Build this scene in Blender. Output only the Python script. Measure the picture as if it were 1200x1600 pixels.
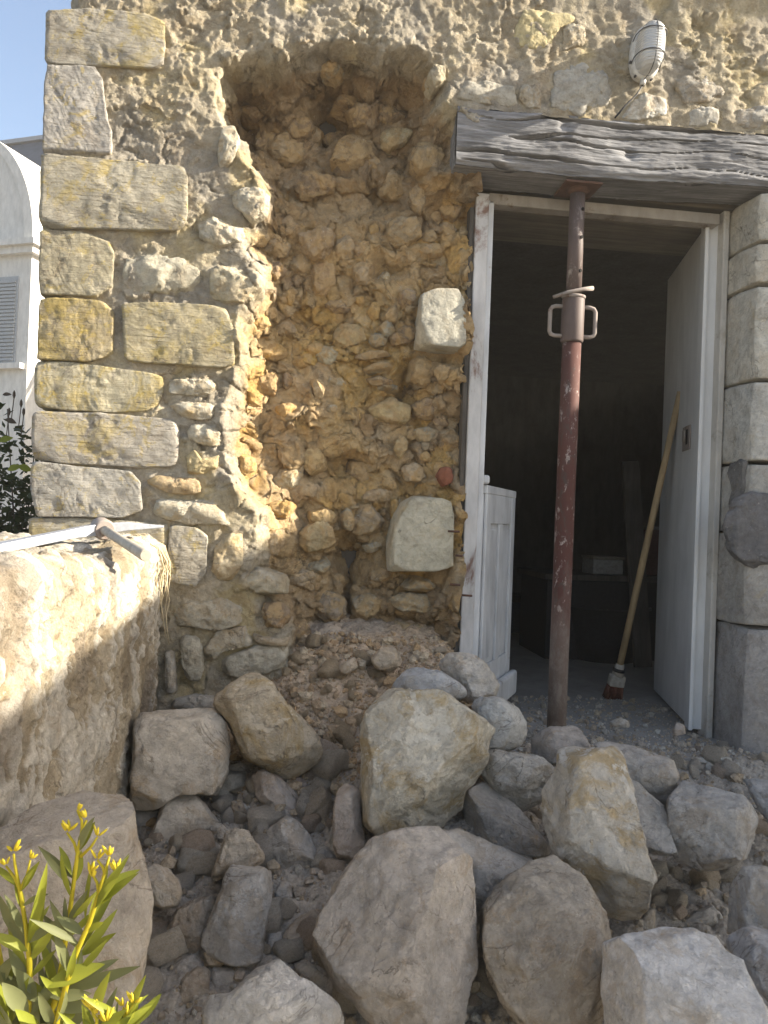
import bpy, math, random
import numpy as np
from mathutils import Vector, Matrix

# ------------------------------------------------------------------ scene reset
for o in list(bpy.data.objects):
    bpy.data.objects.remove(o, do_unlink=True)
SC = bpy.context.scene
COL = SC.collection
R = math.radians

# ------------------------------------------------------------------ camera
YAW, PITCH, ROLL, FPX = R(7.0), R(0.57), R(2.2), 1200.0
CAM = np.array([0.0, -2.3, 0.70])
_f = np.array([math.sin(YAW)*math.cos(PITCH), math.cos(YAW)*math.cos(PITCH), math.sin(PITCH)])
_r0 = np.array([math.cos(YAW), -math.sin(YAW), 0.0])
_u0 = np.cross(_r0, _f)
_r = math.cos(ROLL)*_r0 + math.sin(ROLL)*_u0
_u = math.cos(ROLL)*_u0 - math.sin(ROLL)*_r0
cam_data = bpy.data.cameras.new('camera')
cam = bpy.data.objects.new('camera', cam_data); COL.objects.link(cam)
M = Matrix(((_r[0], _u[0], -_f[0], CAM[0]), (_r[1], _u[1], -_f[1], CAM[1]), (_r[2], _u[2], -_f[2], CAM[2]), (0, 0, 0, 1)))
cam.matrix_world = M
cam_data.sensor_fit = 'HORIZONTAL'; cam_data.sensor_width = 36.0; cam_data.lens = 36.0*FPX/1200.0
cam_data.clip_start = 0.02; cam_data.clip_end = 2000
SC.camera = cam
SC.render.resolution_x, SC.render.resolution_y = 768, 1024

# ------------------------------------------------------------------ sky, sun, exposure
SUN = np.array([1.0, -0.145, 0.48]); SUN = SUN/np.linalg.norm(SUN)
sun_el = math.asin(SUN[2]); sun_az = math.atan2(SUN[0], SUN[1])
world = bpy.data.worlds.new('World'); SC.world = world; world.use_nodes = True
wn = world.node_tree.nodes; wl = world.node_tree.links; wn.clear()
w_out = wn.new('ShaderNodeOutputWorld'); w_bg = wn.new('ShaderNodeBackground'); w_sky = wn.new('ShaderNodeTexSky')
w_sky.sky_type = 'NISHITA'; w_sky.sun_disc = False
w_sky.sun_elevation = sun_el; w_sky.sun_rotation = sun_az
w_sky.air_density = 1.0; w_sky.dust_density = 2.2; w_sky.ozone_density = 1.0
w_bg.inputs['Strength'].default_value = 0.082
wl.new(w_sky.outputs[0], w_bg.inputs[0]); wl.new(w_bg.outputs[0], w_out.inputs[0])
sl = bpy.data.lights.new('sun', 'SUN'); sl.energy = 5.0; sl.angle = R(0.53); sl.color = (1.0, 0.90, 0.74)
so = bpy.data.objects.new('sun', sl); COL.objects.link(so)
so.rotation_euler = Vector(-SUN).to_track_quat('-Z', 'Y').to_euler(); so.location = (6, -4, 6)
vs = SC.view_settings
vs.view_transform = 'Standard'; vs.look = 'None'; vs.gamma = 1.0; vs.use_curve_mapping = False
vs.exposure = 1.93

# ------------------------------------------------------------------ pixel helpers (photo pixels, 1200 x 1600)
def ray(px, py):
    d = _f + _r*((px-600.0)/FPX) - _u*((py-800.0)/FPX)
    return d
def on_y(px, py, y):
    d = ray(px, py); t = (y-CAM[1])/d[1]; return CAM+d*t
def on_x(px, py, x):
    d = ray(px, py); t = (x-CAM[0])/d[0]; return CAM+d*t
def at_depth(px, py, t):
    return CAM+ray(px, py)*t
def project(p):
    q = np.asarray(p, float)-CAM
    z = q @ _f
    return 600+FPX*(q @ _r)/z, 800-FPX*(q @ _u)/z, z

# ------------------------------------------------------------------ noise (vectorised)
def _hash(ix, iy, iz, seed):
    h = (ix.astype(np.int64)*374761393 + iy.astype(np.int64)*668265263 + iz.astype(np.int64)*2147483647 + seed*974711) & 0xffffffff
    h = ((h ^ (h >> 13))*1274126177) & 0xffffffff
    h = (h ^ (h >> 16)) & 0xffffffff
    h = (h*2246822519) & 0xffffffff
    return ((h ^ (h >> 15)) & 0xffffff)/float(0xffffff)
def noise3(x, y, z, seed=0):
    ix, iy, iz = np.floor(x), np.floor(y), np.floor(z)
    fx, fy, fz = x-ix, y-iy, z-iz
    fx = fx*fx*fx*(fx*(fx*6-15)+10); fy = fy*fy*fy*(fy*(fy*6-15)+10); fz = fz*fz*fz*(fz*(fz*6-15)+10)
    r = 0
    for a in (0, 1):
        for b in (0, 1):
            for c in (0, 1):
                w = (fx if a else 1-fx)*(fy if b else 1-fy)*(fz if c else 1-fz)
                r = r + w*_hash(ix+a, iy+b, iz+c, seed)
    return r*2-1
def fbm(x, y, z, seed=0, octv=4, gain=0.5, lac=2.03):
    a, s, t = 1.0, 0.0, 0.0
    for k in range(octv):
        s = s + a*noise3(x, y, z, seed+k*17); t += a
        x, y, z = x*lac+3.7, y*lac+1.3, z*lac+7.9; a *= gain
    return s/t*1.6
def worley(x, y, seed=0):
    ix, iy = np.floor(x), np.floor(y)
    f1 = np.full(x.shape, 9.0); f2 = np.full(x.shape, 9.0); idv = np.zeros(x.shape)
    zz = np.zeros_like(ix)
    for a in (-1, 0, 1):
        for b in (-1, 0, 1):
            cx, cy = ix+a, iy+b
            px = cx+0.1+0.8*_hash(cx, cy, zz, seed); py = cy+0.1+0.8*_hash(cx, cy, zz+1, seed+5)
            d = np.sqrt((px-x)**2+(py-y)**2)
            near = d < f1
            f2 = np.where(near, f1, np.minimum(f2, d))
            idv = np.where(near, _hash(cx, cy, zz+2, seed+9), idv)
            f1 = np.where(near, d, f1)
    return f1, f2, idv
def sstep(a, b, x):
    t = np.clip((x-a)/(b-a), 0, 1); return t*t*(3-2*t)

# ------------------------------------------------------------------ mesh helpers
def tag(o, label=None, cat=None, group=None, kind=None):
    if label: o['label'] = label
    if cat: o['category'] = cat
    if group: o['group'] = group
    if kind: o['kind'] = kind
    return o
def link(name, me, mat=None, parent=None, loc=None, smooth=True):
    o = bpy.data.objects.new(name, me); COL.objects.link(o)
    if mat: 
        me.materials.clear(); me.materials.append(mat)
    if parent is not None: o.parent = parent
    if loc is not None: o.location = loc
    return o
def mesh_np(name, V, F, smooth=True):
    me = bpy.data.meshes.new(name)
    V = np.asarray(V, np.float32); F = np.asarray(F, np.int32)
    me.vertices.add(len(V)); me.vertices.foreach_set('co', V.ravel())
    n = F.shape[1]
    me.loops.add(F.size); me.loops.foreach_set('vertex_index', F.ravel())
    me.polygons.add(len(F))
    me.polygons.foreach_set('loop_start', np.arange(0, F.size, n, dtype=np.int32))
    me.polygons.foreach_set('use_smooth', np.full(len(F), smooth))
    me.update(calc_edges=True); me.validate()
    return me
def vcol(me, C):
    a = me.color_attributes.new('Col', 'FLOAT_COLOR', 'POINT')
    C = np.concatenate([C, np.ones((len(C), 1))], 1).astype(np.float32)
    a.data.foreach_set('color', C.ravel())
def empty(name, loc=(0, 0, 0)):
    o = bpy.data.objects.new(name, None); COL.objects.link(o); o.location = loc; o.empty_display_size = 0.05
    return o
class MB:
    def __init__(s): s.v = []; s.f = []; s.sm = []
    def add(s, V, F, smooth=False):
        b = len(s.v); s.v += [tuple(v) for v in V]; s.f += [tuple(i+b for i in f) for f in F]; s.sm += [smooth]*len(F); return s
    def box(s, lo, hi, rot=None, org=(0, 0, 0)):
        x0, y0, z0 = lo; x1, y1, z1 = hi
        V = [Vector(p) for p in ((x0,y0,z0),(x1,y0,z0),(x1,y1,z0),(x0,y1,z0),(x0,y0,z1),(x1,y0,z1),(x1,y1,z1),(x0,y1,z1))]
        if rot is not None: V = [rot @ v for v in V]
        V = [v+Vector(org) for v in V]
        return s.add(V, [(0,3,2,1),(4,5,6,7),(0,1,5,4),(1,2,6,5),(2,3,7,6),(3,0,4,7)])
    def tube(s, pts, rad, n=10, caps=True):
        pts = [Vector(p) for p in pts]
        if not isinstance(rad, (list, tuple)): rad = [rad]*len(pts)
        V = []; F = []
        prev = None
        for i, p in enumerate(pts):
            t = (pts[min(i+1, len(pts)-1)]-pts[max(i-1, 0)]).normalized()
            if prev is None:
                a = Vector((0, 0, 1)) if abs(t.z) < 0.9 else Vector((1, 0, 0))
                e = t.cross(a).normalized()
            else:
                e = (prev-t*prev.dot(t)).normalized()
            prev = e; g = t.cross(e)
            for k in range(n):
                an = 2*math.pi*k/n
                V.append(p+(e*math.cos(an)+g*math.sin(an))*rad[i])
        for i in range(len(pts)-1):
            for k in range(n):
                F.append((i*n+k, i*n+(k+1) % n, (i+1)*n+(k+1) % n, (i+1)*n+k))
        s.add(V, F, True)
        if caps:
            b = len(s.v)-len(V)
            s.f.append(tuple(b+k for k in reversed(range(n)))); s.sm.append(False)
            s.f.append(tuple(b+(len(pts)-1)*n+k for k in range(n))); s.sm.append(False)
        return s
    def build(s, name, mat, parent=None, loc=(0, 0, 0), bevel=0):
        me = bpy.data.meshes.new(name); me.from_pydata([Vector(v)-Vector(loc) for v in s.v], [], s.f)
        me.polygons.foreach_set('use_smooth', s.sm); me.update()
        o = link(name, me, mat, parent)
        pl = Vector(parent.location) if parent is not None else Vector((0, 0, 0))
        if parent is not None and parent.parent is not None: pl = pl+Vector(parent.parent.location)
        o.location = Vector(loc)-pl
        if bevel:
            m = o.modifiers.new('bevel', 'BEVEL'); m.width = bevel; m.segments = 2; m.limit_method = 'ANGLE'
        return o

# ------------------------------------------------------------------ materials
class NT:
    def __init__(s, name):
        s.m = bpy.data.materials.new(name); s.m.use_nodes = True
        s.t = s.m.node_tree; s.n = s.t.nodes; s.b = s.n['Principled BSDF']; s.b.inputs['Roughness'].default_value = 0.9
        s.b.inputs['Specular IOR Level'].default_value = 0.25
        tc = s.n.new('ShaderNodeTexCoord'); s.oc = tc.outputs['Object']
    def l(s, a, b): s.t.links.new(a, b)
    def mapping(s, scale, rot=(0, 0, 0), src=None, rnd=False):
        m = s.n.new('ShaderNodeMapping'); m.inputs['Scale'].default_value = scale; m.inputs['Rotation'].default_value = rot
        s.l(src or s.oc, m.inputs['Vector'])
        if rnd:
            oi = s.n.new('ShaderNodeObjectInfo'); mu = s.n.new('ShaderNodeMath'); mu.operation = 'MULTIPLY'; mu.inputs[1].default_value = 37.0
            s.l(oi.outputs['Random'], mu.inputs[0]); s.l(mu.outputs[0], m.inputs['Location'])
        return m.outputs[0]
    def noise(s, vec, scale, detail=6, rough=0.6, dist=0.0):
        n = s.n.new('ShaderNodeTexNoise'); n.inputs['Scale'].default_value = scale; n.inputs['Detail'].default_value = detail
        n.inputs['Roughness'].default_value = rough; n.inputs['Distortion'].default_value = dist
        s.l(vec, n.inputs['Vector']); return n.outputs['Fac']
    def voro(s, vec, scale, feature='F1'):
        n = s.n.new('ShaderNodeTexVoronoi'); n.inputs['Scale'].default_value = scale; n.feature = feature
        s.l(vec, n.inputs['Vector']); return n.outputs['Distance']
    def wave(s, vec, scale, dist=3.0, detail=3.0, dscale=1.5):
        n = s.n.new('ShaderNodeTexWave'); n.inputs['Scale'].default_value = scale; n.inputs['Distortion'].default_value = dist
        n.inputs['Detail'].default_value = detail; n.inputs['Detail Scale'].default_value = dscale
        s.l(vec, n.inputs['Vector']); return n.outputs['Fac']
    def ramp(s, fac, stops):
        r = s.n.new('ShaderNodeValToRGB'); e = r.color_ramp.elements
        while len(e) < len(stops): e.new(0.5)
        for i, (p, c) in enumerate(stops):
            e[i].position = p; e[i].color = (c, c, c, 1) if not isinstance(c, tuple) else (*c, 1)
        s.l(fac, r.inputs[0]); return r.outputs[0]
    def mix(s, fac, a, b, mode='MIX'):
        m = s.n.new('ShaderNodeMix'); m.data_type = 'RGBA'; m.blend_type = mode
        for sock, v in ((m.inputs[0], fac), (m.inputs[6], a), (m.inputs[7], b)):
            if isinstance(v, tuple): sock.default_value = (*v, 1)
            elif isinstance(v, (int, float)): sock.default_value = v
            else: s.l(v, sock)
        return m.outputs[2]
    def math(s, op, a, b=0.0):
        m = s.n.new('ShaderNodeMath'); m.operation = op
        for sock, v in ((m.inputs[0], a), (m.inputs[1], b)):
            if isinstance(v, (int, float)): sock.default_value = v
            else: s.l(v, sock)
        return m.outputs[0]
    def bump(s, h, dist=0.01, strength=1.0, prev=None):
        b = s.n.new('ShaderNodeBump'); b.inputs['Distance'].default_value = dist; b.inputs['Strength'].default_value = strength
        s.l(h, b.inputs['Height'])
        if prev is not None: s.l(prev, b.inputs['Normal'])
        return b.outputs[0]
    def fin(s, col, nrm=None, rough=None):
        if isinstance(col, tuple): s.b.inputs['Base Color'].default_value = (*col, 1)
        else: s.l(col, s.b.inputs['Base Color'])
        if nrm is not None: s.l(nrm, s.b.inputs['Normal'])
        if rough is not None:
            if isinstance(rough, (int, float)): s.b.inputs['Roughness'].default_value = rough
            else: s.l(rough, s.b.inputs['Roughness'])
        return s.m

def stone_material(name, stain=(0.42, 0.27, 0.11), stain_lo=0.55, tool=None, dust=0.5, lich=0.0, vcolor=False, bscale=1.0, clay=0.0, pale=0.5, dirt=0.6):
    k = NT(name)
    v = k.mapping((1, 1, 1), rnd=True)
    if vcolor:
        a = k.n.new('ShaderNodeVertexColor'); a.layer_name = 'Col'; base = a.outputs[0]
    else:
        oi = k.n.new('ShaderNodeObjectInfo'); base = oi.outputs['Color']
    src = base
    n1 = k.noise(v, 6, 9, 0.68, 0.6)
    base = k.mix(1.0, base, k.ramp(n1, [(0.30, 0.74), (0.48, 1.02), (0.58, 1.12), (0.75, 1.30)]), 'MULTIPLY')
    n2 = k.noise(v, 34, 8, 0.75)
    base = k.mix(1.0, base, k.ramp(n2, [(0.30, 0.66), (0.5, 1.0), (0.70, 1.22)]), 'MULTIPLY')
    if dirt:   # brown earth left sticking in patches
        nd = k.noise(v, 8.5, 10, 0.72, 1.2)
        base = k.mix(k.ramp(nd, [(0.53, 0.0), (0.585, dirt)]), base, k.mix(1.0, src, (0.84, 0.73, 0.60), 'MULTIPLY'))
    n3 = k.noise(v, 7.5, 8, 0.68, 1.0)
    base = k.mix(k.ramp(n3, [(stain_lo, 0.0), (stain_lo+0.10, 0.6)]), base, stain)
    if pale:   # fresh pale breaks with a crisp edge
        npb = k.noise(v, 10.5, 9, 0.66, 0.7)
        base = k.mix(k.ramp(npb, [(0.575, 0.0), (0.60, pale)]), base, k.mix(1.0, src, (1.28, 1.30, 1.34), 'MULTIPLY'))
    if dust:
        n4 = k.noise(v, 13, 10, 0.78, 0.6)
        base = k.mix(k.ramp(n4, [(0.50, 0.0), (0.68, dust)]), base, (0.49, 0.445, 0.375))
    if lich:
        n5 = k.noise(v, 21, 9, 0.78, 0.8)
        base = k.mix(k.ramp(n5, [(0.55, 0.0), (0.61, lich)]), base, (0.47, 0.35, 0.08))
        n6 = k.noise(v, 15, 9, 0.78, 0.5)
        base = k.mix(k.ramp(n6, [(0.55, 0.0), (0.64, lich*0.9)]), base, (0.21, 0.19, 0.165))
    if clay:
        n8 = k.noise(v, 16, 9, 0.72, 1.0)
        base = k.mix(k.ramp(n8, [(0.47, 0.0), (0.53, clay)]), base, (0.47, 0.335, 0.175))
    n7 = k.noise(v, 105, 4, 0.65)
    base = k.mix(k.ramp(n7, [(0.64, 0.0), (0.70, 0.55)]), base, (0.60, 0.55, 0.46))
    n9 = k.noise(v, 80, 4, 0.65)
    base = k.mix(k.ramp(n9, [(0.65, 0.0), (0.72, 0.5)]), base, (0.14, 0.115, 0.085))
    nc = k.noise(v, 4.5, 5, 0.55, 1.8); mc = k.noise(v, 7, 3, 0.5)
    cl = k.math('MULTIPLY', k.ramp(nc, [(0.488, 0.0), (0.5, 1.0), (0.512, 0.0)]), k.ramp(mc, [(0.48, 0.0), (0.60, 1.0)]))
    base = k.mix(k.math('MULTIPLY', cl, 0.55), base, (0.13, 0.105, 0.08))
    h1 = k.noise(v, 18, 12, 0.72, 0.3)
    nr = k.bump(h1, 0.022*bscale, 0.75)
    nr = k.bump(k.math('SUBTRACT', 1.0, cl), 0.004, 0.6, nr)
    h3 = k.noise(v, 55, 8, 0.7, 0.6)
    nr = k.bump(k.ramp(h3, [(0.42, 0.0), (0.5, 0.6), (0.66, 1.0)]), 0.006*bscale, 0.7, nr)
    h2 = k.noise(v, 170, 6, 0.7)
    nr = k.bump(h2, 0.0045*bscale, 0.8, nr)
    if tool is not None:
        sc_ = (3.0, 20, 46.0)
        st = k.noise(k.mapping(sc_, (0, tool, 0)), 2.1, 7, 0.72, 0.4)
        w = k.wave(k.mapping((1, 1, 1), (0, tool, 0)), 17, 9.0, 4.0, 1.6)
        mk_ = k.noise(v, 9, 4, 0.6)
        nr = k.bump(k.math('MULTIPLY', w, k.ramp(mk_, [(0.40, 0.0), (0.60, 1.0)])), 0.005, 0.6, nr)
        nr = k.bump(st, 0.012, 0.85, nr)
    return k.fin(base, nr, 0.94)

M_rock = stone_material('rubble_limestone', stain_lo=0.62, dust=0.6, bscale=0.85, dirt=0.55)
M_ochre = stone_material('ochre_limestone', stain=(0.40, 0.27, 0.09), stain_lo=0.50, dust=0.35, pale=0.9, bscale=0.85, dirt=0.4)
M_core = stone_material('core_stone', stain=(0.50, 0.30, 0.10), stain_lo=0.52, dust=0.35, clay=0.75, bscale=0.8)
M_lip = stone_material('lip_stone', stain=(0.46, 0.33, 0.14), stain_lo=0.56, dust=0.4, clay=0.25, bscale=0.7)
M_quoin_a = stone_material('quoin_stone_diagonal', stain=(0.46, 0.36, 0.12), stain_lo=0.56, tool=R(35), lich=0.55, dust=0.3, pale=0.3, bscale=0.5, dirt=0.3)
M_quoin_b = stone_material('quoin_stone_level', stain=(0.46, 0.36, 0.12), stain_lo=0.52, tool=R(88), lich=0.55, dust=0.3, pale=0.3, bscale=0.5, dirt=0.3)
M_quoin_c = stone_material('quoin_stone_upright', stain=(0.48, 0.36, 0.10), stain_lo=0.50, tool=R(8), lich=0.7, dust=0.3, pale=0.3, bscale=0.5, dirt=0.3)
M_mortar = stone_material('lime_mortar', stain=(0.46, 0.31, 0.13), stain_lo=0.62, dust=0.4, vcolor=True, bscale=1.3, pale=0.35, dirt=0.4)
M_smooth = stone_material('dressed_stone', stain=(0.42, 0.33, 0.18), stain_lo=0.60, dust=0.3, bscale=0.5, dirt=0.3, pale=0.25)

def earth_material():
    k = NT('rubble_earth'); v = k.mapping((1, 1, 1))
    a = k.n.new('ShaderNodeVertexColor'); a.layer_name = 'Col'
    n1 = k.noise(v, 14, 8, 0.7)
    c = k.mix(1.0, a.outputs[0], k.ramp(n1, [(0.25, 0.6), (0.5, 1.0), (0.75, 1.25)]), 'MULTIPLY')
    n2 = k.noise(v, 75, 5, 0.7)
    c = k.mix(1.0, c, k.ramp(n2, [(0.3, 0.7), (0.7, 1.25)]), 'MULTIPLY')
    nr = k.bump(k.noise(v, 60, 8, 0.75), 0.02, 0.7)
    nr = k.bump(k.ramp(k.voro(v, 95), [(0.0, 1.0), (0.6, 0.0)]), 0.006, 0.6, nr)
    return k.fin(c, nr, 0.97)
M_earth = earth_material()

def wood_material(name, c1, c2, c3, axis=0, bump=0.004, sc=1.0):
    k = NT(name)
    s = [22*sc, 22*sc, 22*sc]; s[axis] = 1.6*sc
    v = k.mapping(tuple(s))
    n = k.noise(v, 2.2, 8, 0.7, 0.5)
    c = k.ramp(n, [(0.28, c1), (0.5, c2), (0.72, c3)])
    n2 = k.noise(k.mapping((1, 1, 1)), 6, 5, 0.6)
    c = k.mix(1.0, c, k.ramp(n2, [(0.3, 0.75), (0.7, 1.15)]), 'MULTIPLY')
    s2 = [90*sc]*3; s2[axis] = 3.0*sc
    nr = k.bump(k.noise(k.mapping(tuple(s2)), 1.2, 5, 0.7), bump, 0.8)
    nr = k.bump(n, bump*1.6, 0.6, nr)
    return k.fin(c, nr, 0.85)
M_lintel = wood_material('weathered_oak', (0.075, 0.075, 0.078), (0.20, 0.20, 0.207), (0.37, 0.37, 0.38), 0, 0.006)
M_board = wood_material('old_board', (0.10, 0.085, 0.06), (0.16, 0.135, 0.10), (0.22, 0.19, 0.145), 0, 0.002)
M_handle = wood_material('broom_wood', (0.24, 0.16, 0.08), (0.36, 0.26, 0.14), (0.45, 0.34, 0.20), 2, 0.001)
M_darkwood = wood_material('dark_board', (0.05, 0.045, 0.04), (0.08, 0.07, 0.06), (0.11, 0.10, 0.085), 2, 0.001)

def paint_material(name, paint, under, lo=0.60, hi=0.68, sc=9, rough=0.55, grime=0.75, stretch=(1, 1, 1)):
    k = NT(name); v = k.mapping(stretch)
    n = k.noise(v, sc, 9, 0.72, 0.5)
    c = k.mix(k.ramp(n, [(lo, 0.0), (hi, 1.0)]), paint, under)
    g = k.noise(k.mapping((1, 1, 0.35)), 13, 7, 0.65)
    c = k.mix(1.0, c, k.ramp(g, [(0.3, grime), (0.62, 1.05)]), 'MULTIPLY')
    nr = k.bump(k.ramp(n, [(lo, 1.0), (hi, 0.0)]), 0.0015, 0.5)
    nr = k.bump(k.noise(k.mapping((40, 40, 3)), 2.0, 5, 0.6), 0.001, 0.5, nr)
    return k.fin(c, nr, rough)
M_white = paint_material('white_paint', (0.60, 0.61, 0.62), (0.36, 0.31, 0.25), 0.63, 0.68, 11, 0.55, 0.68)
M_frame = paint_material('scraped_white_paint', (0.55, 0.54, 0.53), (0.24, 0.15, 0.12), 0.56, 0.64, 8, 0.7, 0.65, (1, 1, 0.35))
M_rail = paint_material('scraped_rail_paint', (0.33, 0.30, 0.265), (0.20, 0.15, 0.11), 0.56, 0.64, 8, 0.7, 0.65)
M_leafp = paint_material('door_leaf_paint', (0.58, 0.585, 0.58), (0.42, 0.38, 0.33), 0.67, 0.72, 6, 0.6, 0.86)
M_cream = paint_material('cream_paint', (0.50, 0.48, 0.44), (0.36, 0.33, 0.28), 0.56, 0.66, 9, 0.7, 0.7)
M_prop = paint_material('red_lead_paint', (0.185, 0.048, 0.032), (0.42, 0.36, 0.33), 0.60, 0.70, 26, 0.6, 0.6, (1, 1, 0.3))
def prop_mat():
    k = NT('worn_red_oxide'); v = k.mapping((1, 1, 0.35)); sp = k.n.new('ShaderNodeSeparateXYZ'); k.l(k.oc, sp.inputs[0])
    n = k.noise(v, 24, 10, 0.75, 0.5); c = k.mix(k.ramp(n, [(0.52, 0.0), (0.60, 0.85)]), (0.082, 0.034, 0.028), (0.065, 0.05, 0.045))
    n2 = k.noise(k.mapping((1, 1, 0.5)), 38, 9, 0.75, 0.3); c = k.mix(k.ramp(n2, [(0.56, 0.0), (0.63, 0.75)]), c, (0.40, 0.35, 0.32))
    h = k.math('ADD', sp.outputs[2], k.math('MULTIPLY', k.noise(v, 14, 8, 0.7), -0.5))
    c = k.mix(k.ramp(h, [(0.0, 0.92), (0.32, 0.0)]), c, k.mix(k.ramp(n2, [(0.4, 0.0), (0.6, 1.0)]), (0.27, 0.235, 0.21), (0.17, 0.13, 0.11)))
    return k.fin(c, k.bump(n2, 0.002, 0.6), 0.75)
M_propm = prop_mat()
M_prop2 = paint_material('worn_steel', (0.115, 0.085, 0.078), (0.34, 0.30, 0.28), 0.57, 0.68, 22, 0.6, 0.6, (1, 1, 0.5))
M_dusty = paint_material('dusty_steel', (0.29, 0.25, 0.225), (0.16, 0.085, 0.06), 0.54, 0.64, 26, 0.75, 0.7, (1, 1, 0.6))
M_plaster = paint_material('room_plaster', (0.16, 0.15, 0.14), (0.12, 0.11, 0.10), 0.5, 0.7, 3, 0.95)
def flat(name, c, rough=0.7, metal=0.0, bump=0.0, scale=60):
    k = NT(name); n = k.noise(k.mapping((1, 1, 1), rnd=True), scale, 6, 0.65)
    c2 = k.mix(1.0, c, k.ramp(n, [(0.3, 0.72), (0.7, 1.2)]), 'MULTIPLY')
    k.b.inputs['Metallic'].default_value = metal
    return k.fin(c2, k.bump(n, bump, 0.6) if bump else None, rough)
M_rust = flat('rusty_iron', (0.10, 0.055, 0.04), 0.8, 0.0, 0.001)
M_iron = flat('dark_iron', (0.06, 0.058, 0.06), 0.5, 0.3)
M_wire = flat('grey_wire', (0.12, 0.12, 0.12), 0.45, 0.6)
M_pick = flat('worn_tool_steel', (0.36, 0.38, 0.42), 0.45, 0.35, 0.001, 40)
M_black = flat('black_rubber', (0.022, 0.023, 0.026), 0.6)
M_hole = flat('drilled_hole', (0.01, 0.009, 0.009), 0.95)
M_bristle = flat('red_bristle', (0.15, 0.055, 0.035), 0.9)
M_socket = flat('pale_socket', (0.42, 0.38, 0.32), 0.7)
M_straw = flat('dry_straw', (0.42, 0.35, 0.23), 0.9, 0, 0.001, 90)
M_brick = flat('broken_brick', (0.22, 0.085, 0.05), 0.9, 0, 0.004, 40)
M_cement = stone_material('cement_patch', stain=(0.16, 0.155, 0.15), stain_lo=0.62, dust=0.15, bscale=0.7)
M_box = flat('pale_box', (0.30, 0.29, 0.27), 0.8)
M_stick = flat('debris_lath', (0.22, 0.19, 0.15), 0.9)

# ------------------------------------------------------------------ rock / stone generator
def cube_sphere(n):
    t = np.linspace(-1, 1, n+1)
    V = {}; vl = []; F = []
    def vid(p):
        key = tuple(np.round(p, 5))
        if key not in V: V[key] = len(vl); vl.append(p)
        return V[key]
    for ax in range(3):
        for s in (-1, 1):
            b, c = (ax+1) % 3, (ax+2) % 3
            ids = np.zeros((n+1, n+1), int)
            for i in range(n+1):
                for j in range(n+1):
                    p = [0, 0, 0]; p[ax] = s; p[b] = t[i]; p[c] = t[j]; ids[i, j] = vid(p)
            for i in range(n):
                for j in range(n):
                    q = (ids[i, j], ids[i+1, j], ids[i+1, j+1], ids[i, j+1])
                    F.append(q if s > 0 else q[::-1])
    return np.array(vl, float), np.array(F, np.int32)
_cs = {}
def get_cs(n):
    if n not in _cs: _cs[n] = cube_sphere(n)
    return _cs[n]
def poly_radius(P, th):
    P = np.asarray(P, float)
    r = np.zeros(len(th)); d = np.stack([np.cos(th), np.sin(th)], 1)
    for i in range(len(P)):
        a, b = P[i], P[(i+1) % len(P)]
        e = b-a
        den = d[:, 0]*e[1]-d[:, 1]*e[0]
        den = np.where(np.abs(den) < 1e-9, 1e-9, den)
        t = (a[0]*e[1]-a[1]*e[0])/den
        s = (a[0]*d[:, 1]-a[1]*d[:, 0])/den
        ok = (s >= -1e-6) & (s <= 1+1e-6) & (t > 0)
        r = np.where(ok & (t > r), t, r)
    m = r[r > 0].mean() if (r > 0).any() else 0.01
    return np.where(r > 0, r, m)
def poly_centroid(P):
    P = np.asarray(P, float); x, y = P[:, 0], P[:, 1]; x2, y2 = np.roll(x, -1), np.roll(y, -1)
    c = x*y2-x2*y; A = c.sum()/2
    if abs(A) < 1e-9: return P.mean(0)
    return np.array([((x+x2)*c).sum()/(6*A), ((y+y2)*c).sum()/(6*A)])
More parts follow.
